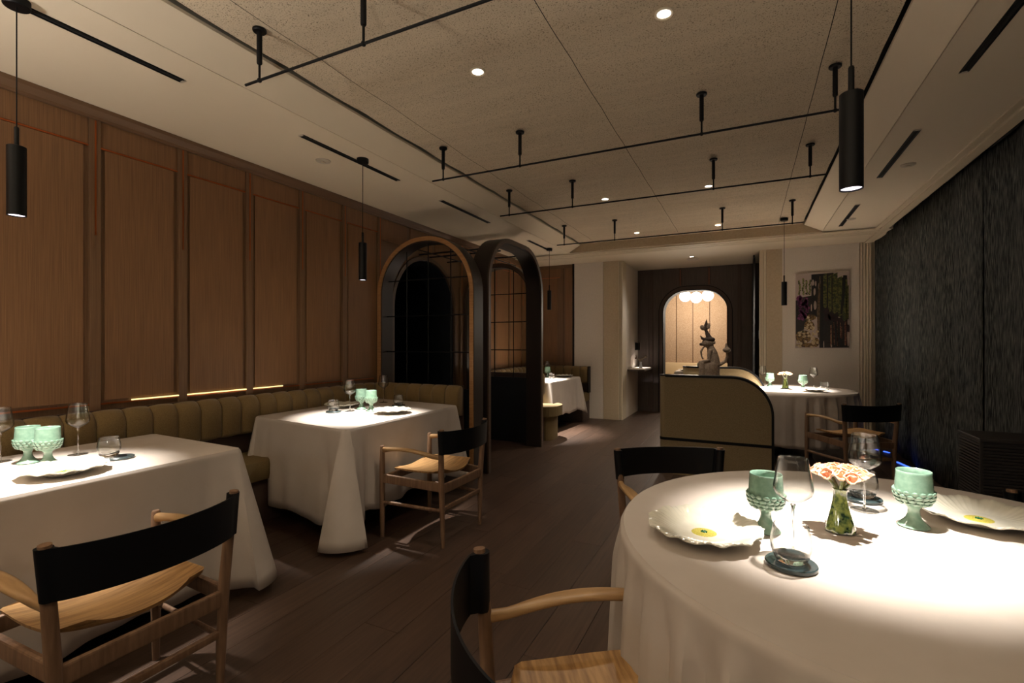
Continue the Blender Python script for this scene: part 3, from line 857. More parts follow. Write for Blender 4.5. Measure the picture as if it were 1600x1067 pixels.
def table_under(corners, label):
    P = [Vector(c) for c in corners]; cen = sum(P, Vector((0, 0))) / 4
    t = thing('dining_table', label, 'table', (cen.x, cen.y, 0), 0)
    Q = [((p.x - cen.x) * 0.985, (p.y - cen.y) * 0.985) for p in P]
    MB().prism(Q, 0.715, 0.7455, 'z').build('tabletop', M['dark_wood'], t)
    MB().box(-0.035, 0.035, -0.035, 0.035, 0.02, 0.715).build('pedestal', M['black'], t)
    MB().box(-0.28, 0.28, -0.28, 0.28, 0.0, 0.02, 0.004).build('foot_plate', M['black'], t)
    return t
def table_round(cx, cy, R, label):
    t = thing('round_table', label, 'table', (cx, cy, 0), 0)
    MB().lathe([(0.001, 0.715), (R - 0.02, 0.715), (R - 0.012, 0.72), (R - 0.012, 0.745), (0.001, 0.745)], 64).build('tabletop', M['dark_wood'], t)
    MB().lathe([(0.001, 0.02), (0.05, 0.02), (0.045, 0.715), (0.001, 0.715)], 24).build('pedestal', M['black'], t)
    MB().lathe([(0.001, 0), (0.30, 0.0), (0.30, 0.012), (0.05, 0.03), (0.001, 0.03)], 40).build('foot_plate', M['black'], t)
    return t
ZT_ = 0.75
T1 = [(-2.385, 0.34), (-2.385, 1.665), (-3.24, 1.70), (-3.24, 0.34)]
T2 = [(-2.285, 2.30), (-2.310, 3.64), (-3.33, 3.76), (-3.325, 2.44)]
T5 = [(-2.545, 6.40), (-2.455, 7.63), (-3.22, 7.66), (-3.22, 6.40)]
table_under(T1, 'rectangular table hidden under the nearest left white cloth')
table_under(T2, 'rectangular table hidden under the middle left white cloth')
table_under(T5, 'rectangular table hidden under the white cloth of the far booth')
def ccw(c): return c
rect_cloth(T1, ZT_, 0.64, 0.06, (0.15, 0.15, 0.03, 0.05), 3, 'white linen cloth on the nearest left table, cut by the left edge', sides=[0.64, 0.60, 0.25, 0.6])
rect_cloth(T2, ZT_, 0.57, 0.09, (0.15, 0.10, 0.02, 0.04), 5, 'white linen cloth on the middle left table in front of the arches', sides=[0.565, 0.52, 0.25, 0.62])
rect_cloth(T5, ZT_, 0.50, 0.07, (0.10, 0.10, 0.02, 0.03), 8, 'white linen cloth on the small table of the far booth', sides=[0.52, 0.5, 0.25, 0.50])
RT = (0.391, 1.677, 0.755); RF = (0.392, 6.66, 0.735)
table_round(*RT, 'round table hidden under the large white cloth at the lower right')
table_round(*RF, 'round table hidden under the white cloth before the art wall')
round_cloth(*RT, ZT_, 0.70, 37, 2, 'large round white linen cloth in the right foreground, with soft vertical folds')
round_cloth(*RF, ZT_, 0.55, 31, 4, 'round white linen cloth on the far table before the art wall')
# table in the room beyond
TB = [(-0.75, 9.95), (-0.75, 10.5), (-1.27, 10.5), (-1.27, 9.95)]
table_under(TB, 'small square table beyond the arched doorway')
rect_cloth(TB, ZT_, 0.12, 0.05, (0.03, 0.03, 0.03, 0.03), 11, 'short pinkish-white cloth on the table beyond the arched doorway')

# ------------------------------------------------------------------ chairs
def make_chair(label, rear_arm=True):
    t = thing('armchair', label, 'chair', (0, 0, 0), 0, 'oak armchairs with black leather backs')
    # local frame: +y is the way the sitter faces; rear posts at y=-0.235
    for s in (-1, 1):
        MB().tube([(s * 0.226, -0.235, 0.0), (s * 0.232, -0.232, 0.20), (s * 0.243, -0.232, 0.42), (s * 0.256, -0.240, 0.60), (s * 0.268, -0.252, 0.757)],
                  [0.0125, 0.017, 0.0195, 0.018, 0.0155], 16).build('rear_leg', M['oak_leg'], t, smooth=True)
        MB().tube([(s * 0.262, 0.235, 0.0), (s * 0.262, 0.235, 0.22), (s * 0.262, 0.235, 0.45), (s * 0.262, 0.235, 0.605), (s * 0.262, 0.235, 0.612)],
                  [0.0125, 0.018, 0.020, 0.016, 0.012], 16).build('front_leg', M['oak_leg'], t, smooth=True)
        # arm: flat paddle curving to the rear post
        pts = []; rr = []
        for k in range(17):
            u = k / 16
            y = 0.230 - u * 0.465
            x = 0.262 + 0.010 * math.sin(PI * u) - 0.006 * u
            z = 0.578 + 0.006 + 0.020 * math.sin(PI * min(u * 1.15, 1)) - 0.004 * smooth01((u - 0.55) / 0.45)
            wdt = 0.013 + 0.014 * math.sin(PI * min(max((u - 0.0) / 0.85, 0), 1)) ** 0.8
            hgt = 0.0165 - 0.006 * math.sin(PI * u) + (0.002 if u < 0.1 else 0)
            pts.append((s * x, y, z)); rr.append((wdt, hgt))
        MB().tube(pts, rr, 16, sq=0.75).build('armrest', M['oak'], t, smooth=True, angle=50)
        # side rails
        q = MB(); q.tube([(s * 0.240, -0.225, 0.385), (s * 0.262, 0.225, 0.395)], [(0.011, 0.029), (0.011, 0.029)], 12, sq=0.35); q.build('side_rail', M['oak_leg'], t)
        MB().tube([(s * 0.232, -0.225, 0.235), (s * 0.262, 0.225, 0.235)], [(0.009, 0.012), (0.009, 0.012)], 12).build('stretcher', M['oak_leg'], t, smooth=True)
    MB().tube([(-0.240, -0.232, 0.372), (0.240, -0.232, 0.372)], [(0.011, 0.030), (0.011, 0.030)], 12, sq=0.35).build('rear_rail', M['oak_leg'], t)
    MB().tube([(-0.232, -0.232, 0.246), (0.232, -0.232, 0.246)], [(0.009, 0.014), (0.009, 0.014)], 12, sq=0.4).build('stretcher', M['oak_leg'], t)
    MB().tube([(-0.262, 0.235, 0.385), (0.262, 0.235, 0.385)], [(0.011, 0.028), (0.011, 0.028)], 12, sq=0.35).build('front_rail', M['oak_leg'], t)
    # saddle seat
    N = 18; top = []; bot = []
    for j in range(N + 1):
        v = -1 + 2 * j / N
        hw = 0.232 * (1 - 0.06 * max(-v, 0) ** 1.6 - 0.03 * max(v, 0) ** 2)
        if abs(v) > 0.8: hw *= math.sqrt(1 - ((abs(v) - 0.8) / 0.2) ** 2 * 0.55)
        rt = []; rb = []
        for i in range(N + 1):
            u = -1 + 2 * i / N
            x = u * hw
            cv = 0.022 * (abs(u) ** 4)
            y = v * (0.214 - cv) + 0.002
            z = 0.425 + 0.030 * u * u + 0.010 * max(-v, 0) ** 2 - 0.014 * max(v - 0.55, 0) ** 2 * 4 + 0.006 * max(v, 0) * (1 - u * u)
            rt.append((x, y, z + 0.012)); rb.append((x * 0.985, y * 0.985, z))
        top.append(rt); bot.append(rb)
    q = MB().grid(top); n0 = len(q.v); q.grid(bot)
    W = N + 1
    ring = [i for i in range(W)] + [j * W + N for j in range(1, W)] + [N * W + i for i in range(N - 1, -1, -1)] + [j * W for j in range(N - 1, 0, -1)]
    for a, b in zip(ring, ring[1:] + ring[:1]): q.f.append((a, b, n0 + b, n0 + a))
    q.build('seat', M['oak_seat'], t, smooth=True, angle=50)
    # leather sling back, wrapped round both posts
    prof = []
    N = 28
    for k in range(N + 1):
        u = -1 + 2 * k / N
        x = 0.268 * u; y = -0.250 - 0.022 - 0.072 * (1 - u * u) ** 0.9
        prof.append((x, y))
    def ring_at(zf, tt):
        outer = []
        for (x, y), u in zip(prof, [-1 + 2 * k / N for k in range(N + 1)]):
            outer.append((x, y))
        # wrap round the posts
        def wrap(s):
            c = (s * (0.256 + 0.012 * zf), -0.246); pts = []
            for k in range(15):
                a = -PI / 2 + 1.72 * PI * k / 14
                pts.append((c[0] + s * 0.0215 * math.cos(a), c[1] + 0.0215 * math.sin(a)))
            return pts
        right = wrap(1); left = wrap(-1)
        sc = (0.256 + 0.012 * zf) / 0.268
        mid = [(x * sc, y) for x, y in outer]
        mid = mid[1:-1]
        path = list(reversed(left)) + mid + right        # open centreline
        inn = [(x * (1 - tt * 2), y + tt * 2.2) for x, y in mid]
        return path, inn
    rows = []
    for j in range(7):
        zf = j / 6
        path, inn = ring_at(zf, 0.0025)
        row = []
        loop = path + list(reversed(inn))
        for (x, y) in loop:
            sag = 0.012 * (1 - min(abs(x) / 0.26, 1) ** 2)
            z = 0.600 + 0.148 * zf + (-sag if zf > 0.5 else sag) * abs(zf - 0.5) * 0.6
            row.append((x, y, z))
        rows.append(row)
    q = MB().grid(rows, close_u=True)
    nl = len(rows[0]); q.f.append(tuple(range(nl))); q.f.append(tuple(len(q.v) - nl + k for k in range(nl)))
    q.build('backrest', M['leather'], t, smooth=True, angle=50)
    return t
chair0 = make_chair('oak armchair with a black leather back, nearest left, its lit seat pushed under the cloth')
def face(o, x, y, dx, dy):
    """rear post midpoint at x, y; facing dx, dy"""
    a = math.atan2(dy, dx) - PI / 2; ln = math.hypot(dx, dy); dx /= ln; dy /= ln
    o.location = (x + dx * 0.248, y + dy * 0.248, 0); o.rotation_euler = (0, 0, a)
def chair(label, x, y, dx, dy):
    c = copy_tree(chair0); c['label'] = label; face(c, x, y, dx, dy); return c
chair('oak armchair with a black leather back on the aisle side of the middle left table', -1.715, 2.80, -1, 0.02)
chair('oak armchair with a black leather back behind the near round table, facing the camera', -0.362, 2.61, 0.46, -0.89)
chair('oak armchair in the bottom centre foreground, seen from its left armrest', -0.474, 0.905, 0.80, 0.60)
chair('shadowed oak armchair at the far round table beside the grey curtain', 1.010, 5.33, -0.52, 0.85)
chair('armchair at the right edge, only its leather back corner showing past the plate', 1.105, 2.275, -0.55, -0.83)
face(chair0, -1.706, 0.893, -1, 0.0)

# ------------------------------------------------------------------ tableware
def make_plate(D=0.30):
    t = thing('plate', '', 'plate', (0, 0, 0)); R0 = D / 2
    N = 144
    def zed(f): return 0.004 + 0.026 * smooth01((f - 0.42) / 0.58) ** 1.2 + 0.001
    rows = []
    for f in (0.02, 0.2, 0.34, 0.42, 0.52, 0.64, 0.76, 0.88, 0.96, 1.0):
        row = []
        for k in range(N):
            th = 2 * PI * k / N
            sc = 1 + (0.035 * abs(math.sin(th * 6.5)) + 0.012 * math.sin(th * 22)) * smooth01((f - 0.6) / 0.4) - 0.02
            rp = 0.0016 * math.sin(th * 48) * smooth01((f - 0.45) / 0.3) + 0.003 * math.sin(th * 13) * smooth01((f - 0.75) / 0.25)
            r = R0 * f * sc
            row.append((r * math.cos(th), r * math.sin(th), zed(f) + 0.004 + rp))
        rows.append(row)
    rows2 = []
    for f in (1.0, 0.9, 0.6, 0.42, 0.40, 0.02):
        row = []
        for k in range(N):
            th = 2 * PI * k / N
            sc = 1 + (0.035 * abs(math.sin(th * 6.5)) + 0.012 * math.sin(th * 22)) * smooth01((f - 0.6) / 0.4) - 0.02
            rp = 0.003 * math.sin(th * 13) * smooth01((f - 0.75) / 0.25)
            r = R0 * f * sc * 0.995
            row.append((r * math.cos(th), r * math.sin(th), (zed(f) + rp + 0.0005) if f > 0.41 else (0.0004 if f > 0.1 else 0.002)))
        rows2.append(row)
    q = MB().grid(rows + rows2, close_u=True)
    q.build('dish', M['glaze'], t, smooth=True, angle=60)
    MB().lathe([(0.001, 0.0105), (0.012, 0.0112), (0.030, 0.0102), (0.0335, 0.0088), (0.001, 0.0085)], 30).build('yellow_centre', M['glaze_y'], t, smooth=True)
    q = MB()
    q.lathe([(0.001, 0.0135), (0.005, 0.0130), (0.0075, 0.0110), (0.001, 0.0108)], 12)
    for k in range(7):
        a = 2 * PI * k / 7; q.ball((0.0075 * math.cos(a), 0.0075 * math.sin(a), 0.0115), 0.0022, 6, 4)
    q.build('green_dot', M['glaze_g'], t, smooth=True)
    return t
def make_goblet():
    t = thing('goblet', '', 'goblet', (0, 0, 0))
    out = [(0.0, 0.0005), (0.038, 0.0005), (0.040, 0.003), (0.036, 0.008), (0.028, 0.016), (0.020, 0.026), (0.0155, 0.038), (0.0145, 0.050), (0.017, 0.058), (0.026, 0.064),
           (0.038, 0.073), (0.0455, 0.086), (0.0475, 0.100), (0.0465, 0.118), (0.0450, 0.140), (0.0435, 0.160), (0.0435, 0.166), (0.0425, 0.1675), (0.0410, 0.166),
           (0.0415, 0.150), (0.0430, 0.120), (0.0435, 0.100), (0.040, 0.086), (0.028, 0.072), (0.0, 0.068)]
    out = [(max(r, 0.0006), z) for r, z in out]
    MB().lathe(out, 40).build('cup', M['celadon'], t, smooth=True, angle=60)
    q = MB()
    def rz(z):
        pr = [(0.026, 0.064), (0.038, 0.073), (0.0455, 0.086), (0.0475, 0.100), (0.0465, 0.118)]
        for (r0, z0), (r1, z1) in zip(pr, pr[1:]):
            if z0 <= z <= z1: return r0 + (r1 - r0) * (z - z0) / (z1 - z0)
        return 0.045
    for rowi, (z, n, s_) in enumerate(((0.105, 16, 0.0095), (0.094, 16, 0.0095), (0.083, 15, 0.009), (0.073, 12, 0.008))):
        r = rz(z)
        for k in range(n):
            a = 2 * PI * (k + 0.5 * (rowi % 2)) / n
            # a small shell-like scale standing off the wall
            m0 = Matrix.Rotation(a, 4, 'Z') @ Matrix.Translation((r + 0.0018, 0, z)) @ Matrix.Rotation(math.radians(18 + 10 * rowi), 4, 'Y')
            b = MB().ball((0, 0, 0), (0.0034, s_, s_ * 0.85), 8, 5)
            q.add([m0 @ Vector(v) for v in b.v], b.f)
    o = q.build('scales', M['celadon'], t, smooth=True); o['kind'] = 'stuff'
    return t
def make_wine():
    t = thing('wine_glass', '', 'wine glass', (0, 0, 0))
    prof = [(0.0015, 0.130), (0.006, 0.1315), (0.018, 0.138), (0.033, 0.148), (0.043, 0.158), (0.0465, 0.168), (0.0465, 0.176), (0.044, 0.195), (0.040, 0.218), (0.0365, 0.240), (0.0350, 0.250),
            (0.0343, 0.2503), (0.0357, 0.240), (0.0392, 0.218), (0.0432, 0.195), (0.0457, 0.176), (0.0457, 0.169), (0.042, 0.159), (0.032, 0.149), (0.017, 0.139), (0.0015, 0.135)]
    MB().lathe(prof, 44).build('bowl', M['glass'], t, smooth=True, angle=70)
    MB().lathe([(0.0008, 0.004), (0.007, 0.0045), (0.0038, 0.012), (0.0028, 0.030), (0.0026, 0.09), (0.0032, 0.115), (0.0062, 0.1298), (0.0008, 0.1305)], 14).build('stem', M['glass_s'], t, smooth=True, angle=80)
    MB().lathe([(0.001, 0.0004), (0.038, 0.0004), (0.0395, 0.001), (0.0385, 0.0018), (0.02, 0.0028), (0.007, 0.0044), (0.001, 0.0044)], 44).build('foot', M['glass'], t, smooth=True, angle=60)
    return t
def make_tumbler():
    t = thing('tumbler', '', 'tumbler', (0, 0, 0))
    prof = [(0.034, 0.0135), (0.0415, 0.019), (0.0455, 0.032), (0.0462, 0.045), (0.0445, 0.062), (0.0405, 0.082), (0.0385, 0.090), (0.0375, 0.0903), (0.0392, 0.082), (0.0432, 0.062), (0.0449, 0.045), (0.0442, 0.033), (0.040, 0.0215), (0.030, 0.017)]
    MB().lathe(prof, 44).build('wall', M['glass'], t, smooth=True, angle=70)
    MB().lathe([(0.0008, 0.002), (0.028, 0.0005), (0.033, 0.004), (0.0385, 0.012), (0.0395, 0.0165), (0.030, 0.0165), (0.015, 0.0125), (0.0008, 0.0115)], 44).build('base', M['glass_s'], t, smooth=True, angle=50)
    return t
def make_coaster():
    t = thing('coaster', '', 'coaster', (0, 0, 0))
    MB().lathe([(0.001, 0.0003), (0.056, 0.0003), (0.058, 0.002), (0.058, 0.0085), (0.056, 0.0105), (0.001, 0.0105)], 48).build('disc', M['marble'], t, smooth=True, angle=40)
    MB().lathe([(0.001, 0.0108), (0.030, 0.0108), (0.030, 0.0104), (0.001, 0.0104)], 32).build('felt_pad', M['black'], t)
    return t
def make_flower():
    t = thing('flower_vase', '', 'flower vase', (0, 0, 0))
    q = MB(); N = 40; rows = []
    for z, r in ((0.001, 0.034), (0.004, 0.0385), (0.012, 0.0375), (0.03, 0.032), (0.05, 0.0265), (0.07, 0.0215), (0.09, 0.0175), (0.105, 0.0155), (0.118, 0.0165), (0.124, 0.019), (0.124, 0.016), (0.10, 0.0125), (0.02, 0.02)):
        rows.append([((r + 0.0014 * math.sin(7 * a + z * 40)) * math.cos(a), (r + 0.0014 * math.sin(7 * a + z * 40)) * math.sin(a), z) for a in [2 * PI * k / N for k in range(N)]])
    q.grid(rows, close_u=True); q.f.append(tuple(range(N))); q.f.append(tuple(len(q.v) - N + k for k in range(N)))
    q.build('vase', M['vase'], t, smooth=True, angle=60)
    rnd = random.Random(4)
    stems = []
    for k in range(5):
        a = 2 * PI * k / 5 + 0.3
        st_ = MB().tube([(0.003 * math.cos(a), 0.003 * math.sin(a), 0.07), (0.010 * math.cos(a), 0.010 * math.sin(a), 0.125), (0.026 * math.cos(a), 0.026 * math.sin(a), 0.146), (0.044 * math.cos(a), 0.044 * math.sin(a), 0.160)],
                  [0.004, 0.005, 0.0045, 0.0035], 8).build('flower_stem', M['stem_g'], t, smooth=True); stems.append(st_)
    for k in range(30):
        rr = 0.068 * math.sqrt((k + 0.5) / 30); a = k * 2.39996
        cx, cy = rr * math.cos(a), rr * math.sin(a); cz = 0.168 + 0.016 * (1 - (rr / 0.07) ** 2) + rnd.uniform(-0.003, 0.003)
        s_ = rnd.uniform(0.0115, 0.0155)
        NN = 14; rows = []
        for j, (f, dz) in enumerate(((0.15, -0.008), (0.6, -0.006), (0.85, 0.002), (1.1, 0.008), (1.25, 0.007), (1.0, 0.001), (0.75, -0.007), (0.3, -0.012))):
            row = []
            for i in range(NN):
                th = 2 * PI * i / NN
                wv = 1 + 0.16 * math.sin(th * 4 + k) * (0.3 + j * 0.2 if j < 5 else 0.5)
                r = s_ * f * wv
                row.append((r * math.cos(th), r * math.sin(th), dz * s_ / 0.0135 + 0.0018 * math.sin(th * 5 + k)))
            rows.append(row)
        b = MB().grid(rows, close_u=True); b.f.append(tuple(range(NN))); b.f.append(tuple(len(b.v) - NN + i for i in range(NN)))
        tilt = Matrix.Translation((cx, cy, cz)) @ Matrix.Rotation(a, 4, 'Z') @ Matrix.Rotation(rr / 0.07 * 0.75 + rnd.uniform(-.2, .2), 4, 'Y')
        b.v = [tuple(tilt @ Vector(v)) for v in b.v]
        b.build('blossom', M['coral'], stems[int(round((a - 0.3) / (2 * PI / 5))) % 5], smooth=True, angle=70)
    return t
ware = {'plate': make_plate(), 'goblet': make_goblet(), 'wine': make_wine(), 'tumbler': make_tumbler(), 'coaster': make_coaster(), 'flower': make_flower()}
used = set()
GRP = {'plate': 'scalloped cream plates', 'goblet': 'celadon goblets', 'wine': 'clear wine glasses', 'tumbler': 'clear tumblers', 'coaster': 'marble coasters', 'flower': 'flower vases'}
def put(kind, x, y, label, z=ZT_ + 0.0012, rz=0.0, sc=1.0, tilt=None):
    if kind in used: o = copy_tree(ware[kind])
    else: o = ware[kind]; used.add(kind)
    o.location = (x, y, z); o.rotation_euler = (0, 0, rz) if tilt is None else (tilt[0], tilt[1], rz); o.scale = (sc, sc, sc)
    o['label'] = label; o['group'] = GRP[kind]; return o
# near round table
put('plate', -0.110, 1.482, 'scalloped cream plate with yellow centre at the left of the near round table', rz=0.4, sc=1.02)
put('plate', 0.640, 1.960, 'scalloped cream plate with yellow centre at the right edge of the near round table', rz=1.4, sc=1.06)
put('goblet', 0.050, 1.600, 'celadon goblet beside the left plate of the near round table')
put('goblet', 0.450, 1.832, 'celadon goblet beside the right plate of the near round table', rz=0.2)
put('wine', 0.108, 1.452, 'clear wine glass standing behind the near tumbler on the round table')
put('wine', 0.347, 1.935, 'clear wine glass just behind the coral flower on the near round table')
put('coaster', 0.098, 1.375, 'dark marble coaster under the nearest tumbler')
put('tumbler', 0.098, 1.375, 'clear tumbler nearest the camera, on a dark marble coaster', z=ZT_ + 0.0122)
put('coaster', 0.364, 2.060, 'marble coaster behind the coral flower, under the farther tumbler')
put('tumbler', 0.364, 2.060, 'clear tumbler on a marble coaster behind the coral flower', z=ZT_ + 0.0122)
put('flower', 0.245, 1.690, 'coral-like peach flower in a mottled green vase at the centre of the near round table', rz=0.6)
# nearest left table
put('goblet', -2.855, 1.060, 'celadon goblet in front of its twin on the nearest left table', rz=0.3)
put('goblet', -2.965, 1.030, 'celadon goblet partly behind its twin on the nearest left table')
put('wine', -2.965, 1.215, 'clear wine glass right of the green goblets on the nearest left table')
put('wine', -3.110, 0.985, 'clear wine glass cut by the left edge of the picture')
put('coaster', -2.69, 1.262, 'dark coaster poking out behind the tumbler on the nearest left table')
put('tumbler', -2.725, 1.235, 'clear tumbler at the right of the setting on the nearest left table', z=ZT_ + 0.0122)
put('plate', -2.585, 1.010, 'scalloped cream plate at the front of the nearest left table', rz=0.2)
put('plate', -3.03, 0.72, 'scalloped cream plate at the left edge, behind the green goblets', sc=0.9)
# middle left table
put('goblet', -2.885, 3.080, 'left of the two celadon goblets on the middle left table')
put('goblet', -2.735, 3.030, 'right of the two celadon goblets on the middle left table', rz=0.4)
put('wine', -2.880, 2.945, 'left clear wine glass on the middle left table')
put('wine', -3.030, 3.520, 'right clear wine glass on the middle left table, behind the goblets')
put('coaster', -2.955, 2.845, 'coaster under the left tumbler of the middle left table')
put('tumbler', -2.955, 2.845, 'left clear tumbler on the middle left table', z=ZT_ + 0.0122, sc=0.95)
put('coaster', -2.735, 3.370, 'coaster under the right tumbler of the middle left table')
put('tumbler', -2.735, 3.370, 'right clear tumbler on the middle left table', z=ZT_ + 0.0122, sc=0.95)
put('plate', -2.505, 3.010, 'cream plate at the front right of the middle left table', rz=0.5, sc=0.95)
put('plate', -3.120, 3.100, 'cream plate at the back left of the middle left table', rz=0.9, sc=0.95)
# far booth table
put('goblet', -2.90, 7.30, 'celadon goblet on the far booth table')
put('wine', -2.98, 7.47, 'clear wine glass on the far booth table')
put('tumbler', -2.705, 6.98, 'clear tumbler on the far booth table')
put('plate', -2.66, 7.42, 'cream plate on the far booth table', sc=0.95)
put('plate', -3.06, 6.72, 'cream plate at the near end of the far booth table', sc=0.9)
# far round table
put('goblet', 0.262, 6.940, 'left celadon goblet on the far round table')
put('goblet', 0.600, 6.690, 'dark-inside celadon goblet right of the flower on the far round table')
put('wine', 0.735, 6.950, 'clear wine glass at the right of the far round table')
put('wine', 0.185, 7.120, 'clear wine glass at the left end of the far round table')
put('tumbler', 0.820, 6.740, 'clear tumbler at the right end of the far round table')
put('coaster', 0.415, 6.640, 'dark coaster under the pale flower vase of the far round table')
put('flower', 0.415, 6.640, 'small pale flower in a golden-green vase on the far round table', z=ZT_ + 0.0122, rz=1.0)
put('plate', 0.690, 6.440, 'cream plate at the front of the far round table', sc=0.92)
# beyond the doorway
put('goblet', -0.83, 10.06, 'dark little goblet on the table beyond the doorway, left of its pair', sc=0.95)
put('tumbler', -0.90, 10.30, 'clear tumbler on the table beyond the doorway')
put('plate', -1.10, 10.12, 'cream plate on the table beyond the doorway', sc=0.85)

# ------------------------------------------------------------------ sofa with high rounded ends (faces the far round table)
t = thing('sofa', 'olive fabric sofa with high curved black-edged end panels beside the aisle', 'sofa', (-0.25, 5.9, 0), 0)
def end_panel(yc, zt):
    x0, x1, r = -0.50, 0.475, 0.36
    def outline(ins=0.0):
        p = [(x0 + ins, 0.0 if not ins else 0.0), (x1 - ins, 0.0)]
        for k in range(15):
            a = PI / 2 * k / 14
            p.append((x1 - r + (r - ins) * math.cos(a), zt - r + (r - ins) * math.sin(a)))
        p.append((x0 + ins, zt - ins)); return p
    fab = MB().prism(outline(0.020), yc - 0.055, yc + 0.055, 'y')
    fab.build('end_panel', M['desk_fabric'], t)
    # black edging that follows the top and the curve
    O = outline(0.0); I = outline(0.022); rows = []
    for (a, b), (c, d) in list(zip(O, I))[1:]:
        rows.append([(a, yc - 0.062, b), (a, yc + 0.062, b), (c, yc + 0.062, d), (c, yc - 0.062, d)])
    MB().grid(rows, close_u=True).build('edging', M['black'], t)
    # rounded vertical front corner at the left
    MB().lathe([(0.055, 0.0), (0.055, zt - 0.012), (0.001, zt - 0.012)], 24, x0 + 0.014, yc).build('rounded_corner', M['desk_fabric'], t, smooth=True)
    MB().lathe([(0.001, zt), (0.060, zt), (0.060, zt - 0.013), (0.001, zt - 0.013)], 24, x0 + 0.014, yc).build('edging', M['black'], t, smooth=True)
    MB().box(x0 + 0.01, x1 - 0.002, yc - 0.060, yc + 0.060, 0.335, 0.362).build('shadow_line', M['black'], t)
    MB().lathe([(0.059, 0.335), (0.059, 0.362), (0.001, 0.362)], 24, x0 + 0.014, yc).build('shadow_line', M['black'], t)
end_panel(5.08 - 5.9, 0.985)
end_panel(7.02 - 5.9, 0.985)
MB().box(-0.50, 0.12, -0.76, 1.06, 0.0, 0.30, 0.01).build('base', M['desk_fabric'], t)
MB().box(-0.38, 0.14, -0.76, 1.06, 0.301, 0.45, 0.03).build('seat', M['desk_fabric'], t, smooth=True)
MB().box(-0.50, -0.385, -0.76, 1.06, 0.301, 0.80, 0.03).build('backrest', M['desk_fabric'], t, smooth=True)

# ------------------------------------------------------------------ statue on its plinth
pl = thing('plinth', 'slim dark plinth behind the sofa end, carrying the clay figure', 'plinth', (-0.36, 5.44, 0), 0)
MB().box(-0.13, 0.13, -0.12, 0.12, 0.88, 0.90, 0.003).build('top', M['dark_wood'], pl)
MB().box(-0.11, 0.11, -0.10, 0.10, 0.456, 0.879, 0.003).build('column', M['dark_wood'], pl)
pl.location = (-0.36, 5.62, 0)
st = thing('statue', 'grey-brown clay figure in a horned cap sitting on a stump, holding up a bud', 'sculpture', (-0.36, 5.62, 0.901), 0)
q = MB()
# stump and robe
q.lathe([(0.001, 0.0), (0.100, 0.0), (0.103, 0.03), (0.098, 0.08), (0.100, 0.13), (0.094, 0.175), (0.070, 0.20), (0.001, 0.20)], 28)
q.tube([(0.035, 0.0, 0.16), (0.035, 0, 0.23), (0.025, 0, 0.30), (0.005, 0, 0.36)], [0.075, 0.062, 0.050, 0.036], 16)
q.ball((-0.018, 0, 0.400), (0.062, 0.052, 0.052), 20, 12)          # head
q.ball((-0.082, -0.006, 0.385), (0.022, 0.02, 0.018), 12, 8)          # snout
q.ball((0.048, -0.01, 0.405), (0.012, 0.02, 0.020), 10, 6)          # ear
q.tube([(0.010, -0.048, 0.325), (-0.005, -0.066, 0.265), (0.0, -0.075, 0.215), (-0.050, -0.080, 0.205), (-0.095, -0.075, 0.195), (-0.105, -0.07, 0.15)], [0.022, 0.020, 0.018, 0.016, 0.015, 0.016], 10)
q.tube([(-0.07, -0.075, 0.19), (-0.075, -0.082, 0.13), (-0.072, -0.085, 0.05), (-0.07, -0.085, 0.0)], [0.025, 0.030, 0.030, 0.032], 10)   # leg
q.tube([(0.06, 0.0, 0.150), (0.110, -0.01, 0.175), (0.155, -0.012, 0.205), (0.172, -0.012, 0.255), (0.170, -0.012, 0.30)], [0.022, 0.018, 0.017, 0.015, 0.014], 10)
q.tube([(-0.060, -0.02, 0.355), (-0.085, -0.03, 0.31), (-0.080, -0.03, 0.26), (-0.062, -0.04, 0.225)], [0.010, 0.012, 0.010, 0.010], 8)
body = q.build('body', M['clay'], st, smooth=True)
md = body.modifiers.new('rm', 'REMESH'); md.mode = 'VOXEL'; md.voxel_size = 0.006; md.use_smooth_shade = True
q = MB(); q.ball((0.168, -0.012, 0.325), (0.040, 0.036, 0.028), 18, 10)
q.tube([(0.168, -0.012, 0.335), (0.166, -0.012, 0.365), (0.160, -0.012, 0.400)], [0.024, 0.014, 0.002], 12)
q.build('bud', M['clay'], st, smooth=True)
q = MB(); q.ball((-0.005, 0, 0.438), (0.060, 0.053, 0.030), 18, 10)
q.tube([(-0.045, -0.02, 0.435), (-0.075, -0.025, 0.450), (-0.092, -0.025, 0.480)], [0.020, 0.014, 0.003], 10)
q.build('cap', M['clay_dk'], st, smooth=True)
q = MB(); q.tube([(-0.006, 0, 0.455), (-0.022, 0, 0.49), (-0.036, 0, 0.53), (-0.044, 0, 0.56)], [0.030, 0.022, 0.016, 0.018], 12)
q.build('cap_stalk', M['clay_dk'], st, smooth=True)
for k, (a, ln, zz) in enumerate(((200, .050, .565), (335, .046, .575), (90, .045, .57), (255, .045, .56), (30, .035, .585))):
    a = math.radians(a); cx = -0.044
    b = MB().ball((0, 0, 0), (0.024, 0.010, 0.030), 12, 8)
    mt = Matrix.Translation((cx + 0.030 * math.cos(a), 0.030 * math.sin(a), zz)) @ Matrix.Rotation(a, 4, 'Z') @ Matrix.Rotation(0.7, 4, 'Y')
    b.v = [tuple(mt @ Vector(v)) for v in b.v]; b.build('petal', M['clay'], st, smooth=True)
MB().tube([(-0.044, 0, 0.56), (-0.036, 0, 0.60), (-0.030, 0, 0.655)], [0.022, 0.018, 0.002], 10).build('petal_tip', M['clay_dk'], st, smooth=True)
MB().ball((-0.088, -0.020, 0.388), (0.014, 0.016, 0.014), 12, 8).build('nose', M['clay_dk'], st, smooth=True)
for s in (-1, 1): MB().ball((-0.066, s * 0.026, 0.418), (0.006, 0.007, 0.007), 8, 6).build('eye', M['clay_dk'], st, smooth=True)

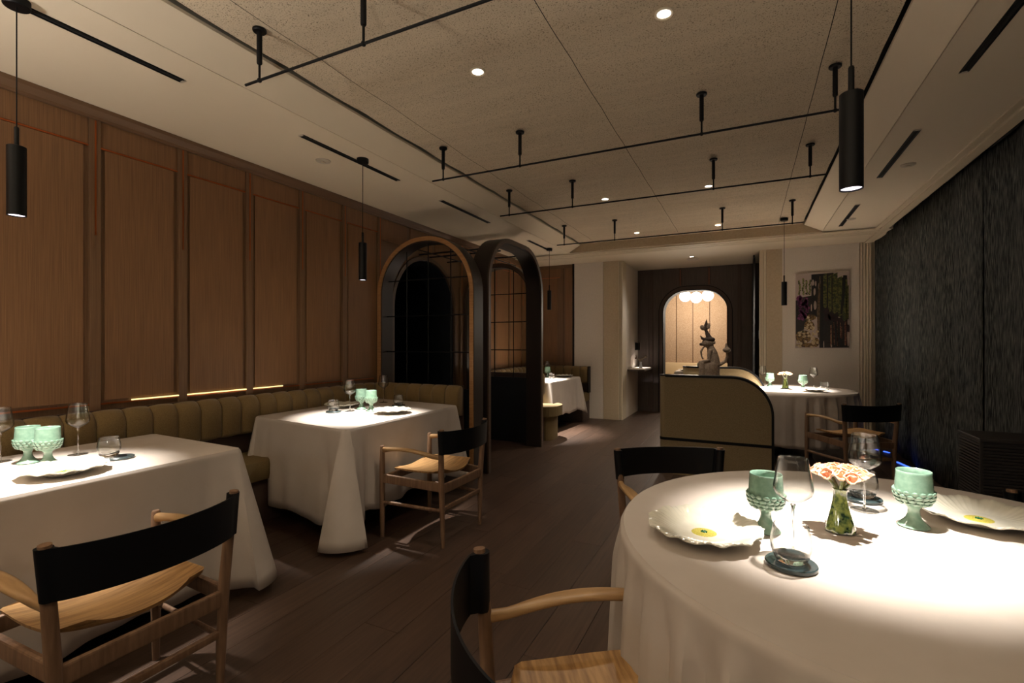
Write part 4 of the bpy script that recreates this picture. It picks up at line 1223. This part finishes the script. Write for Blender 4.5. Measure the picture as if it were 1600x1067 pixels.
# ------------------------------------------------------------------ corridor shelf and small sculpture
t = thing('wall_shelf', 'dark floating shelf with a pale top on the corridor wall', 'shelf', (-1.89, 8.9, 0.85), 0)
MB().box(0.0, 0.30, -0.36, 0.38, -0.035, -0.012, 0.003).build('board', M['dark_wood'], t)
MB().box(0.02, 0.28, -0.34, 0.36, -0.012, 0.0, 0.002).build('top_slab', M['plaster'], t)
t = thing('small_sculpture', 'small ceramic bird-like twig sculpture on a bluish white foot on the shelf', 'sculpture', (-1.72, 8.86, 0.851), 0)
MB().lathe([(0.001, 0), (0.035, 0.0), (0.030, 0.02), (0.018, 0.07), (0.020, 0.115), (0.001, 0.115)], 20).build('foot', M['white'], t, smooth=True)
q = MB(); q.tube([(0, 0, 0.11), (-0.03, 0, 0.15), (-0.07, 0, 0.17), (-0.085, 0, 0.235)], [0.014, 0.016, 0.010, 0.006], 8)
q.tube([(-0.02, 0, 0.14), (0.02, 0, 0.165), (0.065, 0, 0.19), (0.10, 0, 0.225)], [0.012, 0.016, 0.015, 0.008], 8)
q.ball((0.0, 0, 0.150), (0.035, 0.02, 0.018)); q.ball((0.09, 0, 0.20), (0.022, 0.012, 0.02)); q.ball((-0.09, 0, 0.175), (0.016, 0.012, 0.018))
o = q.build('figure', M['clay'], t, smooth=True); md = o.modifiers.new('rm', 'REMESH'); md.mode = 'VOXEL'; md.voxel_size = 0.004; md.use_smooth_shade = True

# ------------------------------------------------------------------ bench in the room beyond
t = thing('bench', 'cream leather bench along the fabric wall beyond the arched doorway', 'bench', (-1.1, 10.98, 0), 0)
MB().box(-1.7, 1.7, 0.14, 0.28, 0.46, 0.87, 0.03).build('backrest', M['cream'], t, smooth=True)
MB().box(-1.7, 1.7, -0.34, 0.28, 0.30, 0.455, 0.04).build('seat', M['cream'], t, smooth=True)
MB().box(-1.7, 1.7, -0.28, 0.28, 0.06, 0.299, 0.01).build('base', M['cream'], t)
MB().box(-1.65, 1.65, -0.20, 0.26, 0.0, 0.059).build('plinth', M['black'], t)

# ------------------------------------------------------------------ painting
t = thing('painting', 'unframed canvas of dark green, purple and cream vegetable shapes on the art wall', 'painting', (0.962, YF - 0.008, 1.765), 0)
CW, CH = 0.655, 1.075
M['canvas'] = mat('canvas ground', '#b8a8a0', 0.6)
MB().box(-CW / 2, CW / 2, -0.035, 0.0, -CH / 2, CH / 2, 0.003).build('canvas', M['canvas'], t)
def flat(name, polys, m, lvl):
    q = MB()
    for p in polys:
        n = len(p); b = len(q.v)
        q.v += [((u - 0.5) * CW, -0.0355 - lvl * 0.0003, (0.5 - v) * CH) for u, v in p]
        q.f.append(tuple(range(b, b + n)))
    o = q.build(name, m, t); o['kind'] = 'stuff'; return o
def blob(u, v, ru, rv, n=14, rnd=None, jag=0.12):
    return [(min(max(u + ru * math.cos(2 * PI * k / n) * (1 + rnd.uniform(-jag, jag)), 0.004), 0.996), min(max(v + rv * math.sin(2 * PI * k / n) * (1 + rnd.uniform(-jag, jag)), 0.004), 0.996)) for k in range(n)]
R_ = random.Random(12)
def flatmat(n, c, c2=None): return mat(n, c, 0.55, col2=c2, ns=45, lo=0.4, hi=0.6)
# dark ground masses
flat('dark_mass', [[(0.30, 0.02), (0.70, 0.01), (0.80, 0.10), (0.95, 0.05), (0.985, 0.60), (0.985, 0.99), (0.45, 0.995), (0.44, 0.60), (0.30, 0.55)],
                   [(0.005, 0.36), (0.12, 0.32), (0.30, 0.30), (0.30, 0.66), (0.14, 0.76), (0.03, 0.84), (0.005, 0.84)]], flatmat('painted black', '#15120f', '#201b16'), 1)
flat('green_stalks', [[(x, y0), (x + w_, y0 - 0.02), (x + w_ * 1.05, y1), (x + w_ * 0.4, y1 + 0.03), (x, y1)] for x, w_, y0, y1 in
     ((0.52, 0.07, 0.03, 0.45), (0.61, 0.06, 0.05, 0.50), (0.69, 0.09, 0.03, 0.52), (0.79, 0.07, 0.08, 0.56), (0.87, 0.08, 0.12, 0.62), (0.93, 0.05, 0.20, 0.60))], flatmat('painted olive', '#66642e', '#2c361c'), 2)
flat('black_stalks', [[(x, 0.03), (x + w_, 0.03), (x + w_, y1), (x, y1)] for x, w_, y1 in ((0.475, 0.045, 0.99), (0.585, 0.02, 0.5), (0.32, 0.05, 0.55))] +
     [[(0.88, 0.05), (0.93, 0.05), (0.90, 0.40), (0.86, 0.56), (0.83, 0.55), (0.86, 0.25)]], flatmat('painted soot', '#0c0f0d'), 3)
flat('pale_gaps', [blob(u, v, ru, rv, 10, R_, 0.15) for u, v, ru, rv in ((0.33, 0.13, 0.025, 0.04), (0.38, 0.14, 0.015, 0.04), (0.36, 0.25, 0.02, 0.05), (0.37, 0.43, 0.03, 0.06), (0.30, 0.46, 0.012, 0.05), (0.46, 0.12, 0.012, 0.05), (0.44, 0.2, 0.012, 0.06), (0.40, 0.72, 0.012, 0.04), (0.80, 0.60, 0.03, 0.012), (0.97, 0.66, 0.015, 0.04), (0.53, 0.95, 0.01, 0.05), (0.97, 0.85, 0.02, 0.13), (0.67, 0.97, 0.012, 0.02))], flatmat('painted pale rose', '#b09c90'), 4)
flat('green_buds', [blob(u + R_.uniform(-.012, .012), v, 0.02, 0.018, 8, R_, 0.3) for u in (0.07, 0.15, 0.21, 0.27) for v in [0.08 + 0.024 * k for k in range(9)] if v > 0.1 or u == 0.15], flatmat('painted lime', '#8c9158', '#34351f'), 4)
flat('purple_blobs', [blob(0.05 + R_.random() * 0.22, 0.30 + R_.random() * 0.32, 0.035, 0.03, 10, R_, 0.3) for _ in range(26)], flatmat('painted purple', '#7e3469', '#3a1834'), 5)
flat('maroon_blobs', [blob(u, v, 0.06, 0.05, 12, R_, 0.2) for u, v in ((0.58, 0.52), (0.66, 0.58), (0.60, 0.60), (0.74, 0.62), (0.82, 0.66), (0.90, 0.70), (0.96, 0.74))], flatmat('painted maroon', '#2c1016', '#1a0a10'), 5)
flat('red_streaks', [[(u, v0), (u + 0.008, v0), (u + 0.014, v1), (u + 0.002, v1)] for u, v0, v1 in [(0.58 + R_.random() * 0.36, 0.64 + R_.random() * 0.1, 0.85 + R_.random() * 0.13) for _ in range(14)]], flatmat('painted red', '#6a2c24', '#a07858'), 6)
flat('brown_stalk', [[(0.40, 0.5), (0.45, 0.05), (0.47, 0.05), (0.45, 0.86), (0.42, 0.86)]], flatmat('painted brown', '#6a543a', '#4a3c28'), 6)
flat('cream_mass', [blob(0.15, 0.85, 0.15, 0.09, 20, R_, 0.08), blob(0.26, 0.70, 0.10, 0.06, 16, R_, 0.1), blob(0.30, 0.59, 0.09, 0.04, 14, R_, 0.1), blob(0.38, 0.92, 0.07, 0.06, 14, R_, 0.1), blob(0.22, 0.96, 0.16, 0.03, 14, R_, 0.1)], flatmat('painted ochre', '#8a6c3c', '#3c2c18'), 7)
flat('cream_rings', [blob(0.02 + R_.random() * 0.40, 0.77 + R_.random() * 0.22, 0.028, 0.017, 10, R_, 0.2) for _ in range(34)] + [blob(0.17 + R_.random() * 0.2, 0.58 + R_.random() * 0.18, 0.024, 0.016, 10, R_, 0.2) for _ in range(16)], flatmat('painted cream', '#d2c2a0', '#b09a70'), 8)

# ------------------------------------------------------------------ curtains
def curtain(y0, y1, x, label, m, amp=0.022, z1=ZC + 0.03, nper=3.4, seed=1, along='y'):
    rnd = random.Random(seed); L = y1 - y0; N = int(L / 0.02); rows = []
    ph = [rnd.uniform(0, 6.28) for _ in range(5)]
    for j in range(9):
        zf = j / 8; row = []
        for k in range(N + 1):
            s_ = L * k / N
            wv = math.sin(s_ * 2 * PI * nper / 1.0 * 0.5 + ph[0] + 0.6 * math.sin(s_ * 3 + ph[1]))
            wv = 0.65 * wv + 0.35 * math.sin(s_ * 2 * PI * nper * 0.93 + ph[2])
            a = amp * (1.0 - 0.35 * zf) * wv + 0.008 * math.sin(s_ * 5 + zf * 2.5 + ph[3])
            p = (a, s_, 0.012 + (z1 - 0.012) * zf) if along == 'y' else (s_, a, 0.012 + (z1 - 0.012) * zf)
            row.append(p)
        rows.append(row)
    t = thing('curtain', label, 'curtain', (x, y0, 0) if along == 'y' else (y0, x, 0))
    o = MB().grid(rows).build('fabric', m, t, smooth=True, angle=80)
    md = o.modifiers.new('thick', 'SOLIDIFY'); md.thickness = 0.003
    if along == 'y': MB().tube([(0, 0, z1 + 0.012), (0, L, z1 + 0.012)], 0.012, 8).build('curtain_track', M['black'], t)
    else: MB().tube([(0, 0, z1 + 0.012), (L, 0, z1 + 0.012)], 0.012, 8).build('curtain_track', M['black'], t)
curtain(4.82, 8.12, 1.585, 'long mottled slate curtain beside the art wall, hanging in soft folds', M['curtain'], seed=3)
curtain(-1.8, 4.77, 1.600, 'dark slate curtain at the right edge behind the slatted cabinet', M['curtain'], seed=5)
curtain(8.45, 9.40, 0.10, 'narrow blue-grey curtain at the right end of the corridor', M['curtain2'], amp=0.02, z1=ZC - 0.04, seed=8)
# blue light leaking at the curtain foot, put in as thin glowing boxes
for k, (ya, yb, x0, ra) in enumerate(((6.235, 6.60, 1.538, 0.22), (7.09, 7.17, 1.505, 0.5), (7.22, 7.32, 1.43, 0.5))):
    t = thing('light_strip', ['blue light strip on the floor at the curtain foot, longest and nearest', 'short blue light strip on the floor, middle one by the curtain', 'farthest short blue light strip on the floor by the curtain'][k], 'light strip', (x0, ya, 0.0), ra)
    MB().box(0, 0.022, 0, yb - ya, 0.0005, 0.008, 0.002).build('diffuser', M['blue'], t)
    MB().box(0.022, 0.028, 0, yb - ya, 0.0005, 0.010).build('channel', M['steel'], t)

# ------------------------------------------------------------------ slatted cabinet
t = thing('slatted_cabinet', 'charcoal cabinet with fine horizontal slats standing before the right curtain', 'cabinet', (1.10, 3.355, 0), 0)
MB().box(0.012, 0.42, 0.012, 0.288, 0.03, 0.782, 0.002).build('body', M['cabinet'], t)
MB().box(-0.002, 0.44, -0.002, 0.302, 0.782, 0.80, 0.003).build('top', M['cabinet'], t)
q = MB(); z = 0.05
while z < 0.775:
    q.box(0.0, 0.012, 0.012, 0.288, z, z + 0.010); q.box(0.012, 0.42, 0.0, 0.012, z, z + 0.010); z += 0.0165
o = q.build('slats', M['cabinet'], t); o['kind'] = 'stuff'
MB().box(0.0, 0.014, 0.0, 0.014, 0.0, 0.782).build('corner_post', M['cabinet'], t)
MB().box(0.03, 0.40, 0.03, 0.27, 0.0, 0.03).build('plinth', M['black'], t)
